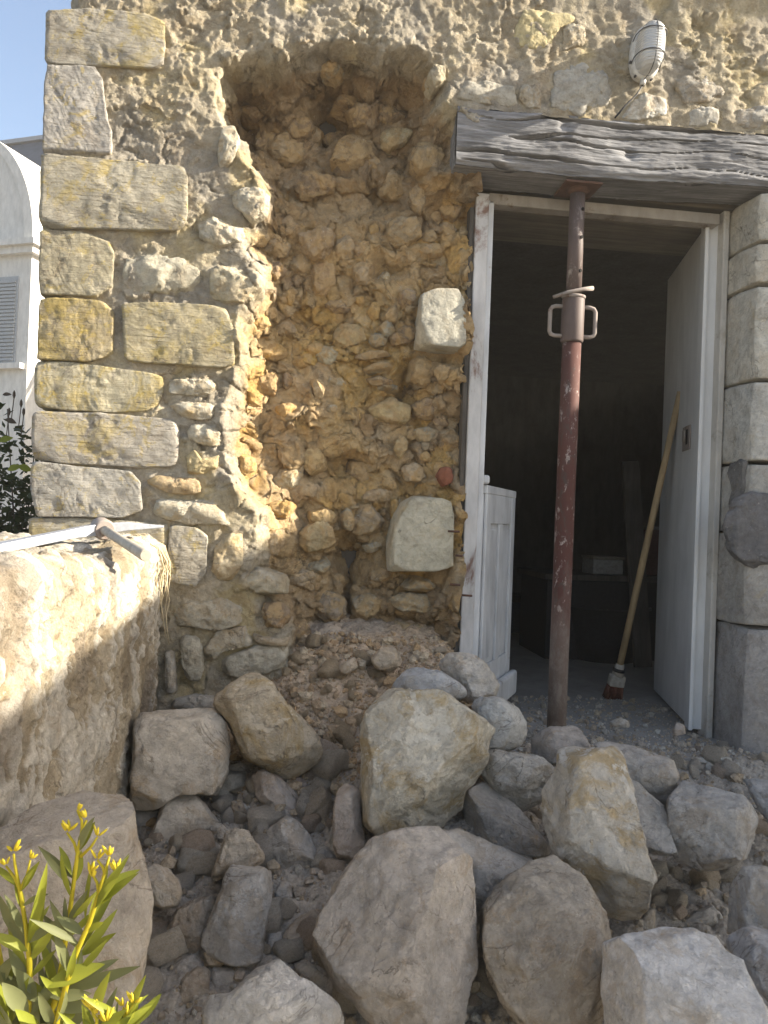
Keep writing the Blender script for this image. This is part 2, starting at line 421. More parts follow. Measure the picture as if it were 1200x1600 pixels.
def stone_mesh(name, P2, T, k, n, seed, ex, ey, ez, planes=(), ncut=4, rough=0.02, cutlo=0.70, cuthi=0.9, zfront=0.35, chips=12, chiplo=0.88):
    """P2: outline about its centroid in (ex,ey); T: half thickness along ez (towards the viewer)."""
    rng = random.Random(seed)
    V, F = get_cs(n)
    th = np.arctan2(V[:, 1], V[:, 0]+1e-9)
    rr = np.maximum(np.abs(V[:, 0]), np.abs(V[:, 1]))
    L = np.linalg.norm(V, axis=1); D = V/L[:, None]
    rs = np.sqrt(D[:, 0]**2+D[:, 1]**2)
    q = rr*(1-k)+rs*k; c = V[:, 2]*(1-k)+D[:, 2]*k
    thg = np.linspace(-math.pi, math.pi, 361)
    Rg = poly_radius(P2, thg)
    ker = np.array([0, 1, 3, 1, 0.0]); ker /= ker.sum()
    Rg = np.convolve(np.concatenate([Rg[-3:-1], Rg, Rg[1:3]]), ker, 'valid')
    Rad = np.interp(th, thg, Rg)
    X = np.stack([q*Rad*np.cos(th), q*Rad*np.sin(th), c*T], 1)
    size = np.mean(Rg); sc = 1.0/size; off = rng.uniform(0, 100)
    nd = X/(np.linalg.norm(X, axis=1)[:, None]+1e-6)
    lo_ = fbm(X[:, 0]*sc*1.2+off, X[:, 1]*sc*1.2, X[:, 2]*sc*1.2, seed % 97, 3)
    X = X+nd*(size*rough*1.3*lo_)[:, None]
    cuts = list(planes)
    for i in range(ncut):
        a = rng.uniform(0, 2*math.pi); nz = rng.uniform(zfront, 0.95); q_ = math.sqrt(1-nz*nz)
        cuts.append((q_*math.cos(a), q_*math.sin(a), nz, rng.uniform(cutlo, cuthi)))
    for i in range(chips):
        a = rng.uniform(0, 2*math.pi); nz = rng.uniform(-0.2, 0.8); q_ = math.sqrt(1-nz*nz)
        cuts.append((q_*math.cos(a), q_*math.sin(a), nz, rng.uniform(chiplo, 0.98)))
    for (nx, ny, nz, fr) in cuts:
        nn = np.array([nx, ny, nz], float); nn /= np.linalg.norm(nn)
        # each break is slightly wavy, not a perfect plane
        h = X @ nn+size*0.012*noise3(X[:, 0]*sc*2.5+off, X[:, 1]*sc*2.5, X[:, 2]*sc*2.5+nx*9, seed % 61)
        X = X-nn*np.maximum(h-h.max()*fr, 0)[:, None]
    nd = X/(np.linalg.norm(X, axis=1)[:, None]+1e-6)
    b = fbm(X[:, 0]*sc*4+off, X[:, 1]*sc*4, X[:, 2]*sc*4, seed % 89, 4)
    c9 = fbm(X[:, 0]*sc*9+off, X[:, 1]*sc*9, X[:, 2]*sc*9, seed % 79, 3)
    bw = noise3(X[:, 0]*sc*2.6+off, X[:, 1]*sc*2.6+5, X[:, 2]*sc*2.6, seed % 71)
    step_ = np.floor((bw+0.22*b)*3.0)/3.0            # broken steps across the faces
    pitn = sstep(0.45, 0.75, fbm(X[:, 0]*sc*6, X[:, 1]*sc*6+off, X[:, 2]*sc*6, seed % 83, 2))
    X = X+nd*(size*rough*(0.55*b+0.5*c9+1.3*step_-1.0*pitn))[:, None]
    W = X[:, :1]*ex+X[:, 1:2]*ey+X[:, 2:3]*ez
    return mesh_np(name, W, F)

def hexc(c): return (c[0], c[1], c[2], 1.0)
TRACED = []
def poly_on_ray_plane(pts, depth):
    c = poly_centroid(pts)
    d0 = ray(*c); C = CAM+d0*depth
    ez = -d0/np.linalg.norm(d0)
    ex = np.cross(np.array([0, 0, 1.0]), ez); ex /= np.linalg.norm(ex); ey = np.cross(ez, ex)
    P2 = []
    for p in pts:
        d = ray(*p); t = ((C-CAM) @ ez)/(d @ ez); q = CAM+d*t-C
        P2.append((q @ ex, q @ ey))
    return C, ex, ey, ez, np.array(P2)

# ================================================================== LARGE STRUCTURE
ground_me = mesh_np('ground', [(-40, -40, -0.36), (40, -40, -0.36), (40, 40, -0.36), (-40, 40, -0.36)], [(0, 1, 2, 3)])
kg = NT('yard_ground'); gv = kg.mapping((1, 1, 1))
gc = kg.ramp(kg.noise(gv, 3, 8, 0.7), [(0.3, (0.20, 0.17, 0.13)), (0.7, (0.34, 0.30, 0.24))])
M_ground = kg.fin(gc, kg.bump(kg.noise(gv, 30, 8, 0.7), 0.02, 0.6), 0.95)
tag(link('ground', ground_me, M_ground), kind='structure')

# ---- house: one thing; masonry, lintel, doors and room are its parts
house = empty('stone_house')
tag(house, 'old rubble stone house with a broken hole in its wall beside the propped doorway', 'house')

# hole outline in photo pixels, laid on the wall plane y = 0
HOLE = [(345,100),(365,86),(420,92),(452,80),(500,64),(560,70),(600,84),(650,76),(690,96),(697,130),(684,160),(712,176),(725,300),(745,320),
        (745,1200),(470,1200),(448,1010),(440,960),(398,936),(388,905),(410,875),(402,800),(372,762),(350,700),(352,640),(366,600),(377,562),(368,505),(384,472),(408,440),
        (400,402),(380,380),(388,350),(418,312),(412,282),(384,252),(376,212),(350,190),(340,150)]
HP = np.array([on_y(x, y, 0.0)[[0, 2]] for x, y in HOLE])
HP[:, 0] = np.where(HP[:, 0] > 0.485, 0.75, HP[:, 0])
def sdist(P, x, z):
    d = np.full(x.shape, 9.0); ins = np.zeros(x.shape, bool)
    for i in range(len(P)):
        a, b = P[i], P[(i+1) % len(P)]; e = b-a
        t = np.clip(((x-a[0])*e[0]+(z-a[1])*e[1])/(e @ e), 0, 1)
        d = np.minimum(d, np.hypot(x-a[0]-t*e[0], z-a[1]-t*e[1]))
        if abs(e[1]) > 1e-9:
            cr = ((a[1] > z) != (b[1] > z)) & (x < e[0]*(z-a[1])/e[1]+a[0]); ins ^= cr
    return np.where(ins, d, -d)
CAV = [(516,172,26,30,.09),(547,872,34,34,.10),(530,735,58,24,.055),(384,190,16,60,.05),(607,420,26,18,.06),(640,605,14,40,.06),(522,992,60,26,.05),(600,300,40,18,.03),
       (480,300,60,26,.03),(640,980,60,20,.03),(545,940,10,40,.05),(705,560,34,12,.05),(440,740,20,14,.02),(560,130,90,30,.03),(690,250,20,40,.04),(420,955,40,20,.03)]
def hole_base(x, z):
    wn_ = fbm(x*9, z*9, x*0+1.5, 3, 4)
    sd = sdist(HP, x, z)+0.016*wn_
    m = sstep(-0.012, 0.055, sd)
    deep = 0.195+0.06*fbm(x*3.1, z*3.1, x*0+4.2, 8, 3)+0.05*sstep(1.5, 1.95, z)-0.035*sstep(0.9, 0.4, z)*sstep(0.3, 0.55, x)
    # a shallower ledge running down the left side and one beside the door frame
    deep = deep-0.06*sstep(0.12, 0.02, sd)-0.05*sstep(0.42, 0.56, x)*sstep(1.75, 1.55, z)
    deep = deep-(deep-0.045)*0.9*sstep(0.33, 0.43, x)*sstep(1.70, 1.80, z)      # packing left against the beam end
    y = m*deep
    for (px, py, rx, rz, dd) in CAV:
        c = on_y(px, py, 0.18); s = 2.45/1200
        g = np.exp(-(((x-c[0])/(rx*s))**2+((z-c[2])/(rz*s))**2)**1.3)
        y = y+g*dd*1.5*m
    return y, m, sd

def nz_w(x, z): return fbm(x*4, z*4, x*0+8, 161, 2)
NU, NZ = 560, 640
U0, U1, Z0, Z1 = -0.69, 2.30, -0.38, 2.75
us = np.linspace(U0, U1, NU); zs = np.linspace(Z0, Z1, NZ)
# finer columns over the hole
us = np.concatenate([np.arange(-0.69, 0.66, 0.0043), np.arange(0.66, 2.3, 0.0075)])
zs = np.concatenate([np.arange(-0.38, 0.1, 0.012), np.arange(0.1, 2.32, 0.0047), np.arange(2.32, 2.75, 0.012)])
NU, NZ = len(us), len(zs)
GX, GZ = np.meshgrid(us, zs)
GX, GZ = GX.ravel(), GZ.ravel()
yb, mk, sd = hole_base(GX, GZ)
wx = GX+0.012*fbm(GX*14, GZ*14, GX*0+9, 21, 3); wz = GZ+0.012*fbm(GX*14, GZ*14, GX*0+19, 22, 3)
f1, f2, id1 = worley(wx*13, wz*17, 4)
g1, g2, id2 = worley(wx*33, wz*38, 7)
lump = (0.030*(id1-0.45))*sstep(0.0, 0.16, f2-f1)-0.016*(1-sstep(0.0, 0.10, f2-f1))+0.012*(0.6-f1)
lump2 = (0.010*(id2-0.5))*sstep(0.0, 0.2, g2-g1)-0.004*(1-sstep(0, 0.12, g2-g1))
fine = fbm(GX*55, GZ*55, GX*0, 31, 4)
clay = sstep(-0.15, 0.2, fbm(GX*4.2, GZ*4.2, GX*0+2, 44, 4))          # earthy mortar smears that bury the stones
h1_, h2_, id3 = worley(wx*70, wz*76, 17)
crumb = 0.006*(0.55-h1_)+0.004*(id3-0.5)*sstep(0, 0.25, h2_-h1_)
rg_ = 1-np.abs(fbm(GX*11+0.3*nz_w(GX, GZ), GZ*13, GX*0+6, 131, 4))
crack = sstep(0.86, 0.97, rg_)
lay = fbm(GX*7, GZ*24, GX*0+3, 141, 4)
hole_relief = 0.7*lump*(1-0.7*clay)+0.8*lump2*(1-0.5*clay)+crumb*0.5+0.005*fine+0.014*fbm(GX*13, GZ*15, GX*0, 51, 5)+0.006*lay-0.012*crack
# outer face: crumbling lime render with flaked crusts
crust = sstep(0.04, 0.09, fbm(GX*8.5, GZ*9.5, GX*0+7, 71, 5, 0.6))
grain = fbm(GX*70, GZ*70, GX*0+11, 81, 3)
pit = fbm(GX*17, GZ*18, GX*0+5, 61, 6, 0.62)
patchy = sstep(0.0, 0.35, fbm(GX*5, GZ*5, GX*0+23, 191, 3))
face_relief = 0.0065*pit+0.0055*(crust-0.5)*(0.3+patchy)+crumb*(0.12+0.7*crust*patchy)+0.0026*grain-0.007*crack*(1-crust)*patchy+0.006*sstep(0.0, 0.3, f2-f1)*(id1-0.55)*(1-crust)
over = sstep(1.9, 2.0, GZ)*sstep(0.15, 0.4, GX)
face_relief = face_relief*(1-0.15*over)+0.003*over*fbm(GX*38, GZ*38, GX*0+31, 97, 4)
edge_ = np.exp(-((sd-0.02)/0.045)**2)
Y = yb+0.004-face_relief*(1-mk)-hole_relief*mk-edge_*(0.9*lump+0.020*fbm(GX*18, GZ*18, GX*0, 151, 4))
Y = Y+np.where(GX < -0.655, ((-0.655-GX)/0.035)**2*0.06, 0)
dq = np.clip(Y/0.12, 0, 1)*(GX < 0.56)      # push sideways too, so steep lips break up
VX = GX+dq*0.022*fbm(GX*16, Y*30, GZ*16, 171, 4); VZ = GZ+dq*0.026*fbm(GX*16, Y*30+9, GZ*16, 181, 4)
V = np.stack([VX, Y, VZ], 1)
I = np.arange(NU*NZ).reshape(NZ, NU)
F = np.stack([I[:-1, :-1], I[:-1, 1:], I[1:, 1:], I[1:, :-1]], -1).reshape(-1, 4)
fc = np.stack([GX, Y, GZ], 1)[F].mean(1)
# the doorway and the lintel seat are left open
keep = ~((fc[:, 0] > 0.557) & (fc[:, 2] < 1.80)) & ~((fc[:, 0] > 0.557) & (fc[:, 2] > 1.795) & (fc[:, 2] < 1.972+0.016*(fc[:, 0]-0.5)))
F = F[keep]
used = np.zeros(len(V), bool); used[F.ravel()] = True
remap = np.cumsum(used)-1; F = remap[F]
# colour of the stuff itself: grey lime outside, ochre earth mortar inside
def mixc(a, b, t): return a*(1-t)[:, None]+b*t[:, None]
c_lime = np.array([0.40, 0.345, 0.25]); c_grey = np.array([0.33, 0.30, 0.25]); c_yel = np.array([0.47, 0.38, 0.19])
c_och = np.array([0.54, 0.35, 0.13]); c_clay = np.array([0.50, 0.365, 0.205]); c_brn = np.array([0.30, 0.22, 0.14]); c_pale = np.array([0.46, 0.38, 0.26])
one = np.ones(len(GX))[:, None]
na = fbm(GX*3.5, GZ*3.5, GX*0+1, 101, 4); nb = fbm(GX*7, GZ*7, GX*0+1, 111, 4)
Cf = mixc(one*c_lime, one*c_grey, sstep(-0.2, 0.5, na)); Cf = mixc(Cf, one*c_yel, sstep(0.15, 0.6, nb)*0.6)
Cf = mixc(Cf, one*np.array([0.47, 0.42, 0.33]), crust*0.45)
Ch = mixc(one*c_och, one*c_brn, np.clip(0.3+1.2*(id1-0.5), 0, 1)); Ch = mixc(Ch, one*c_pale, sstep(0.6, 0.95, id2)*0.6)
Ch = mixc(Ch, one*c_clay, clay*0.8)
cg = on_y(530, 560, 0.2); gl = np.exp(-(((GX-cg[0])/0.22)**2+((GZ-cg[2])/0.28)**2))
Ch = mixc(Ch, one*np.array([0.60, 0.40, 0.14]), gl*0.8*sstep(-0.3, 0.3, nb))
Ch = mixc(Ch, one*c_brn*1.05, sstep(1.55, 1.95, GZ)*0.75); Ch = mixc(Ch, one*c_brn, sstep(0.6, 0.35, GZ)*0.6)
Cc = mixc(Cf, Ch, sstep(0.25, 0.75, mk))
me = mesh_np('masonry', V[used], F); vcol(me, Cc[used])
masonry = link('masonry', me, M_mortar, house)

def hb(x, z):
    y, m, s = hole_base(np.array([x, x]), np.array([z, z])); return float(y[0])

# ---- traced stones of the wall
def zz(sc, ox, oy): return lambda pts: [(x/sc+ox, y/sc+oy) for x, y in pts]
Zq = zz(2.857, 0, 450); Z8 = zz(3.158, 50, 0); Z5 = zz(3.0, 340, 360); Z6 = zz(3.0, 340, 640); Z7 = zz(2.727, 300, 0); Zb = zz(2.609, 300, 0); Z4 = zz(2.4, 230, 780); Z3w = zz(2.308, 680, 0)
def wall_stone(name, pts, col, mat, prot=0.03, T=0.06, k=0.5, n=16, seed=1, ncut=3, rough=0.03, yfront=None, cutlo=0.78, parent=None, tilt=0.0, chips=14, chiplo=0.88):
    y = 0.0 if yfront is None else yfront
    for it in range(3):
        P = np.array([on_y(a, b, y)[[0, 2]] for a, b in pts])
        c = poly_centroid(P)
        if yfront is None: y = 0.5*hb(c[0], c[1])+0.25*hb(c[0]-0.015, c[1])+0.25*hb(c[0]+0.015, c[1])-prot
        else: break
    ex, ey, ez = np.array([1., 0, 0]), np.array([0, 0, 1.]), np.array([0, -1., 0])
    me = stone_mesh(name, P-c, T, k, n, seed, ex, ey, ez, (), ncut, rough, cutlo, 0.96, 0.55, chips, chiplo)
    o = link(name, me, mat, parent or masonry, (c[0], y+T, c[1])); o.color = hexc(col)
    if tilt:
        rr_ = random.Random(seed+5); o.rotation_euler = (rr_.uniform(-tilt, tilt), rr_.uniform(-0.1, 0.1), rr_.uniform(-tilt, tilt))
    return o
def ell(cx, cy, rx, ry, seed):
    rg = random.Random(seed); n = rg.randint(5, 8); out = []
    a0 = rg.uniform(0, 6.28)
    for i in range(n):
        a = a0+2*math.pi*(i+rg.uniform(-0.25, 0.25))/n; r = rg.uniform(0.82, 1.20)
        out.append((cx+rx*r*math.cos(a), cy+ry*r*math.sin(a)))
    return out
GREY = (0.36, 0.335, 0.285); PALE = (0.45, 0.42, 0.34); YEL = (0.42, 0.35, 0.20)
quoins = [  # outline, colour, material, corner stone?
 ([(70,14),(160,14),(240,22),(257,32),(256,70),(253,104),(160,100),(76,97),(69,88)], GREY, M_quoin_b),
 ([(70,103),(145,103),(158,122),(163,160),(166,185),(173,200),(172,236),(120,240),(66,237)], (0.38,0.36,0.33), M_quoin_a),
 ([(64,240),(170,248),(284,258),(291,275),(291,330),(284,358),(180,356),(62,352)], (0.38,0.35,0.28), M_quoin_b),
 ([(63,359),(140,364),(172,378),(177,395),(175,448),(150,461),(61,457)], (0.40,0.36,0.26), M_quoin_a),
 (Zq([(172,50),(320,48),(480,62),(505,110),(500,290),(400,322),(166,312)]), (0.37,0.31,0.19), M_quoin_c),
 (Zq([(545,70),(740,66),(1000,82),(1040,180),(1045,330),(1000,350),(760,335),(560,322),(550,200)]), (0.41,0.36,0.24), M_quoin_b),
 (Zq([(158,325),(330,335),(600,370),(720,390),(725,460),(690,545),(500,552),(300,542),(152,522)]), (0.43,0.39,0.28), M_quoin_c),
 (Zq([(148,550),(400,555),(780,590),(797,650),(785,790),(640,797),(300,780),(142,762)]), (0.39,0.36,0.31), M_quoin_b),
 (Zq([(138,775),(340,798),(580,820),(620,870),(632,990),(540,1022),(150,1017),(132,900)]), (0.39,0.37,0.33), M_quoin_a),
 (Zq([(130,1030),(400,1035),(640,1050),(740,1062),(745,1320),(500,1330),(125,1330)]), (0.38,0.35,0.28), M_quoin_b),
 (Zq([(752,1062),(880,1073),(925,1110),(920,1270),(870,1330),(760,1312),(748,1200)]), (0.40,0.37,0.31), M_quoin_b),
]
for i, (pts, c, m) in enumerate(quoins):
    pc = poly_centroid(pts); pts = [(pc[0]+(x-pc[0])*1.025, pc[1]+(y-pc[1])*1.05) for x, y in pts]
    wall_stone('quoin', pts, c, m, T=0.13, k=0.05, n=38, seed=200+i, ncut=0, rough=0.012, chips=9, chiplo=0.955, yfront=-0.009-0.003*(i % 3))
faces = [  # smaller stones flush with the outer face
 (Zq([(735,410),(800,395),(960,400),(1000,440),(930,487),(740,470)]), PALE), (Zq([(740,520),(800,500),(990,510),(1012,580),(880,592),(790,570)]), PALE),
 (Zq([(812,660),(850,605),(930,600),(1000,650),(990,712),(900,702)]), PALE), (Zq([(822,740),(860,708),(900,760),(985,740),(980,830),(830,834)]), YEL),
 (Zq([(618,860),(680,830),(900,850),(925,930),(740,917)]), (0.40,0.31,0.19)), (Zq([(640,965),(680,935),(950,940),(1040,980),(1060,1062),(850,1062),(640,1022)]), PALE),
 (Zq([(945,1140),(1000,1085),(1085,1080),(1095,1240),(1020,1322),(940,1310)]), (0.44,0.37,0.25)), (Zq([(1040,1310),(1150,1248),(1285,1290),(1292,1372),(1150,1378)]), (0.40,0.36,0.27)),
 (Z8([(855,1310),(900,1288),(1020,1305),(1140,1375),(1148,1440),(1060,1505),(860,1475)]), (0.42,0.38,0.28)), (Z8([(975,930),(1050,900),(1172,925),(1170,1030),(1085,1085),(985,1000)]), PALE),
 (Z8([(420,1270),(520,1240),(700,1240),(835,1300),(845,1440),(700,1462),(436,1450)]), (0.40,0.37,0.29)), (Z8([(930,600),(1000,590),(1030,680),(990,800),(920,860),(905,700)]), PALE),
 (Z8([(800,1080),(900,1050),(1040,1100),(1045,1190),(930,1220),(820,1170)]), PALE),
 (Z4([(80,420),(150,380),(300,370),(375,420),(370,475),(240,495),(90,480)]), (0.38,0.35,0.28)), (Z4([(115,520),(160,500),(208,530),(215,650),(190,695),(140,690),(120,620)]), (0.37,0.34,0.27)),
 (Z4([(200,560),(260,490),(400,470),(410,550),(270,580),(240,630),(200,605)]), (0.39,0.36,0.29)), (Z4([(255,600),(400,555),(530,545),(525,640),(400,675),(250,668)]), (0.38,0.35,0.28)),
 (Z4([(62,570),(100,570),(110,740),(62,745)]), GREY), (Z4([(75,760),(180,730),(262,745),(255,810),(120,812),(75,800)]), (0.33,0.31,0.27)), (Z4([(385,500),(430,520),(540,520),(530,560),(400,548)]), (0.38,0.33,0.25)),
 (Z3w([(275,32),(400,20),(522,35),(520,70),(462,92),(412,182),(290,167),(270,100)]), (0.44,0.38,0.22)), (Z3w([(462,78),(545,70),(556,150),(458,182)]), (0.38,0.35,0.28)),
 (Z3w([(412,245),(520,215),(650,205),(650,395),(580,430),(412,392)]), (0.36,0.345,0.305)), (Z3w([(650,425),(700,370),(760,312),(872,372),(850,410),(740,432)]), (0.48,0.47,0.43)),
 (Z3w([(908,395),(990,370),(1045,375),(1040,452),(910,448)]), (0.44,0.42,0.37)), (Z3w([(305,290),(385,275),(392,390),(340,395),(300,350)]), (0.37,0.35,0.30)),
 (Z3w([(60,290),(180,280),(300,300),(330,390),(180,372),(60,345)]), (0.36,0.34,0.29)), (Z3w([(1060,390),(1180,370),(1290,380),(1290,465),(1070,455)]), (0.38,0.36,0.32)),
 (Z3w([(0,215),(40,225),(45,280),(0,310),(-25,260)]), (0.42,0.37,0.27)), (Z3w([(870,270),(1010,262),(1060,300),(1050,360),(900,372),(870,330)]), (0.33,0.315,0.28)),
]
for i, (pts, c) in enumerate(faces):
    lip = i in (0, 1, 2, 3, 4, 5, 6, 7, 8, 9, 11, 12)
    wall_stone('stone', pts, c, M_lip if lip else M_lip if i % 2 else M_smooth, T=0.075 if lip else 0.06, k=0.34, n=20, seed=300+i, ncut=4, rough=0.05, yfront=-0.018 if lip else -0.024 if 13 <= i <= 19 else -0.008, cutlo=0.90)
OC = (0.50, 0.33, 0.13); BR = (0.29, 0.215, 0.14); CL = (0.40, 0.31, 0.20); GB = (0.36, 0.33, 0.25); PB = (0.47, 0.42, 0.31)
core = [
 (Z7(ell(690,640,105,82,1)), (0.40,0.29,0.16), .06), (Z7(ell(530,772,115,75,2)), BR, .03), (Z7(ell(400,620,95,72,3)), CL, .035), (Z7([(788,572),(830,525),(968,530),(925,592),(830,638)]), (0.40,0.34,0.22), .05),
 (Z7(ell(460,372,92,62,4)), BR, .03), (Z7(ell(640,352,95,46,5)), BR, .04), (Z7(ell(305,425,80,70,6)), BR, .02), (Z7(ell(980,815,50,64,7)), (0.37,0.29,0.19), .05), (Z7(ell(1110,872,62,44,8)), BR, .04),
 (Z7(ell(600,186,64,34,9)), GB, .03), (Z7(ell(700,255,112,38,10)), BR, .04), (Z7(ell(1010,650,75,75,11)), (0.36,0.26,0.14), .04), (Z7(ell(870,770,72,68,12)), CL, .03), (Z7(ell(1048,300,44,42,13)), CL, .02),
 (Z7(ell(780,690,50,34,14)), CL, .03), (Z7(ell(740,460,70,60,15)), BR, .03), (Z7(ell(250,300,90,40,16)), BR, .02), (Z7(ell(900,330,90,45,17)), BR, .03), (Z7(ell(520,560,45,70,18)), CL, .02),
 (Zb(ell(510,970,85,72,20)), (0.36,0.27,0.17), .05), (Zb(ell(350,1000,72,44,21)), (0.37,0.29,0.19), .03), (Zb(ell(870,930,78,68,22)), (0.36,0.29,0.19), .05), (Zb(ell(740,920,25,34,23)), OC, .03), (Zb(ell(970,950,32,28,24)), CL, .03),
 (Zb(ell(1045,930,48,38,25)), CL, .03), (Zb(ell(620,1010,54,62,26)), CL, .02), (Zb(ell(530,1120,62,82,27)), (0.40,0.29,0.17), .03), (Zb(ell(700,1110,54,62,28)), CL, .03), (Zb(ell(790,1132,38,38,29)), PB, .04),
 (Zb(ell(610,1240,64,30,30)), BR, .03), (Zb(ell(680,1232,22,24,31)), OC, .03), (Zb(ell(742,1262,36,46,32)), OC, .03), (Zb(ell(826,1270,34,46,33)), CL, .03), (Zb(ell(890,1212,42,46,34)), BR, .03), (Zb(ell(872,1350,44,42,35)), BR, .03),
 (Zb(ell(262,1290,48,44,36)), OC, .04), (Zb(ell(402,1212,28,52,37)), OC, .02), (Zb(ell(640,1362,74,62,38)), (0.45,0.35,0.19), .04), (Zb(ell(500,1420,54,32,39)), OC, .03), (Zb(ell(762,1380,44,34,40)), GB, .03), (Zb(ell(440,1060,50,60,41)), CL, .02),
 (Zb(ell(330,1100,60,45,42)), BR, .02), (Zb(ell(980,1010,60,40,43)), CL, .03), (Zb(ell(1000,870,40,36,44)), BR, .02), (Zb(ell(700,1000,45,40,45)), BR, .02),
 (Z5(ell(232,560,98,42,50)), OC, .03), (Z5(ell(425,585,50,52,51)), (0.55,0.37,0.12), .03), (Z5(ell(520,585,72,60,52)), (0.40,0.36,0.26), .035), (Z5(ell(242,712,58,62,53)), (0.42,0.29,0.15), .035), (Z5(ell(332,700,36,46,54)), BR, .02),
 (Z5(ell(470,752,38,74,55)), (0.47,0.40,0.28), .04), (Z5(ell(730,575,104,26,56)), CL, .05), (Z5(ell(760,640,90,22,57)), GB, .06), (Z5(ell(765,692,84,22,58)), BR, .05), (Z5(ell(800,735,70,20,59)), GB, .05),
 (Z5(ell(962,640,60,96,60)), (0.42,0.31,0.17), .05), (Z5(ell(812,842,112,68,61)), (0.46,0.36,0.19), .06), (Z5(ell(985,825,80,56,62)), BR, .04), (Z5(ell(560,712,52,28,63)), PB, .03), (Z5(ell(540,822,32,26,64)), PB, .03), (Z5(ell(650,850,54,32,65)), OC, .03),
 (Z5(ell(862,480,48,52,66)), BR, .035), (Z5(ell(790,462,52,46,67)), GB, .03), (Z5(ell(330,850,70,50,68)), OC, .02), (Z5(ell(1070,660,40,50,69)), CL, .03), (Z5(ell(300,460,90,40,70)), CL, .02), (Z5(ell(380,620,45,30,71)), OC, .02),
 (Z6(ell(330,322,84,58,80)), (0.47,0.41,0.29), .05), (Z6(ell(125,252,52,54,81)), (0.54,0.38,0.15), .04), (Z6(ell(462,235,58,98,82)), (0.50,0.37,0.19), .06), (Z6(ell(985,120,76,40,83)), GB, .04), (Z6(ell(980,212,34,26,84)), OC, .03), (Z6(ell(930,292,62,58,85)), CL, .04),
 (Z6(ell(490,505,80,50,86)), (0.47,0.34,0.16), .07), (Z6(ell(455,602,112,74,87)), (0.45,0.36,0.21), .06), (Z6(ell(608,515,34,66,88)), GB, .05), (Z6(ell(740,642,62,32,89)), PB, .05), (Z6(ell(652,642,22,22,90)), PB, .04), (Z6(ell(832,470,32,70,91)), OC, .03),
 (Z6(ell(700,520,80,84,92)), CL, .03), (Z6(ell(290,470,80,50,93)), OC, .03), (Z6(ell(690,290,100,70,94)), BR, .02), (Z6(ell(750,400,80,40,95)), CL, .02), (Z6(ell(260,620,60,60,96)), CL, .03), (Z6(ell(870,180,36,60,97)), (0.44,0.35,0.2), .05), (Z6(ell(400,800,90,44,98)), CL, .03), (Z6(ell(1060,40,50,40,99)), BR, .02),
 (Z4(ell(690,412,66,62,110)), (0.33,0.27,0.20), .05), (Z4(ell(832,396,68,50,111)), (0.40,0.34,0.24), .05), (Z4(ell(1012,402,112,46,112)), (0.39,0.33,0.23), .05), (Z4(ell(1040,322,92,36,113)), (0.42,0.36,0.26), .05), (Z4(ell(700,512,78,52,114)), BR, .04), (Z4(ell(822,482,48,30,115)), CL, .04),
 (Z4(ell(1000,512,132,60,116)), (0.34,0.28,0.19), .05), (Z4(ell(590,300,70,50,117)), CL, .03), (Z4(ell(640,250,60,30,118)), GB, .03), (Z4(ell(480,440,60,60,119)), BR, .02), (Z4(ell(560,500,60,40,120)), BR, .02), (Z4(ell(880,290,50,30,121)), CL, .03), (Z4(ell(1090,560,80,40,122)), BR, .03),
]
for i, (pts, c, pr) in enumerate(core):
    wall_stone('core_stone', pts, c, M_core, prot=pr*0.62+0.004, T=0.05, k=0.40, n=18, seed=500+i, ncut=5, rough=0.06, tilt=0.28)
# two pale squared blocks standing proud by the door frame
for j, (pts, c, yf) in enumerate([(Z5([(955,300),(985,262),(1165,266),(1172,552),(1060,546),(945,530)]), (0.44,0.42,0.35), 0.10), (Z6([(880,430),(930,402),(1112,410),(1118,768),(1000,766),(808,765),(812,620),(840,500)]), (0.43,0.40,0.31), 0.092)]):
    b = wall_stone('squared_block', pts, c, M_smooth, T=0.09, k=0.13, n=30, seed=700+j, ncut=1, rough=0.012, yfront=yf, cutlo=0.93)
b = wall_stone('brick_fragment', Z6(ell(1075,310,42,48,130)), (0.3, 0.12, 0.08), M_brick, prot=0.05, T=0.04, k=0.4, n=12, seed=720, ncut=4)
for (px, py, l) in ((700,830,.035),(712,868,.02),(703,913,.03),(722,930,.03)):
    p = on_y(px, py, 0.085); MB().tube([p, p+np.array([l, -0.012, 0])], 0.0035, 8).build('nail', M_rust, masonry)

# ---- body of the house behind the face
M_wallback = flat('rubble_wall_render', (0.36, 0.32, 0.25), 0.95, 0, 0.01, 14)
MB().box((-0.665, 0.10, -0.36), (-0.28, 5.2, 3.2)).build('side_wall', M_wallback, house)
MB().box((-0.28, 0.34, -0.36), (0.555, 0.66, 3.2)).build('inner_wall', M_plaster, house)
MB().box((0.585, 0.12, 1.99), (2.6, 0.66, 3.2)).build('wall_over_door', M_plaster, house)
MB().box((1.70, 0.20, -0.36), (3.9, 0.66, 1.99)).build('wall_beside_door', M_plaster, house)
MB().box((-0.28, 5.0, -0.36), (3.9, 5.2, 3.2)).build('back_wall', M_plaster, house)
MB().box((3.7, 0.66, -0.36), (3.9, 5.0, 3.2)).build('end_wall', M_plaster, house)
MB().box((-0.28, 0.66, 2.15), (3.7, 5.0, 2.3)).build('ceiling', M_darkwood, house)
MB().box((-0.67, 0.03, 2.72), (3.9, 0.34, 3.2)).build('upper_wall', M_wallback, house)
MB().box((2.28, 0.02, -0.36), (3.9, 0.30, 2.72)).build('right_wall', M_wallback, house)
MB().add([(-0.85,-0.25,3.2),(4.1,-0.25,3.2),(4.1,2.6,4.6),(-0.85,2.6,4.6),(-0.85,5.4,3.2),(4.1,5.4,3.2)], [(0,1,2,3),(3,2,5,4)]).build('roof', flat('clay_roof', (0.25,0.12,0.07)), house)

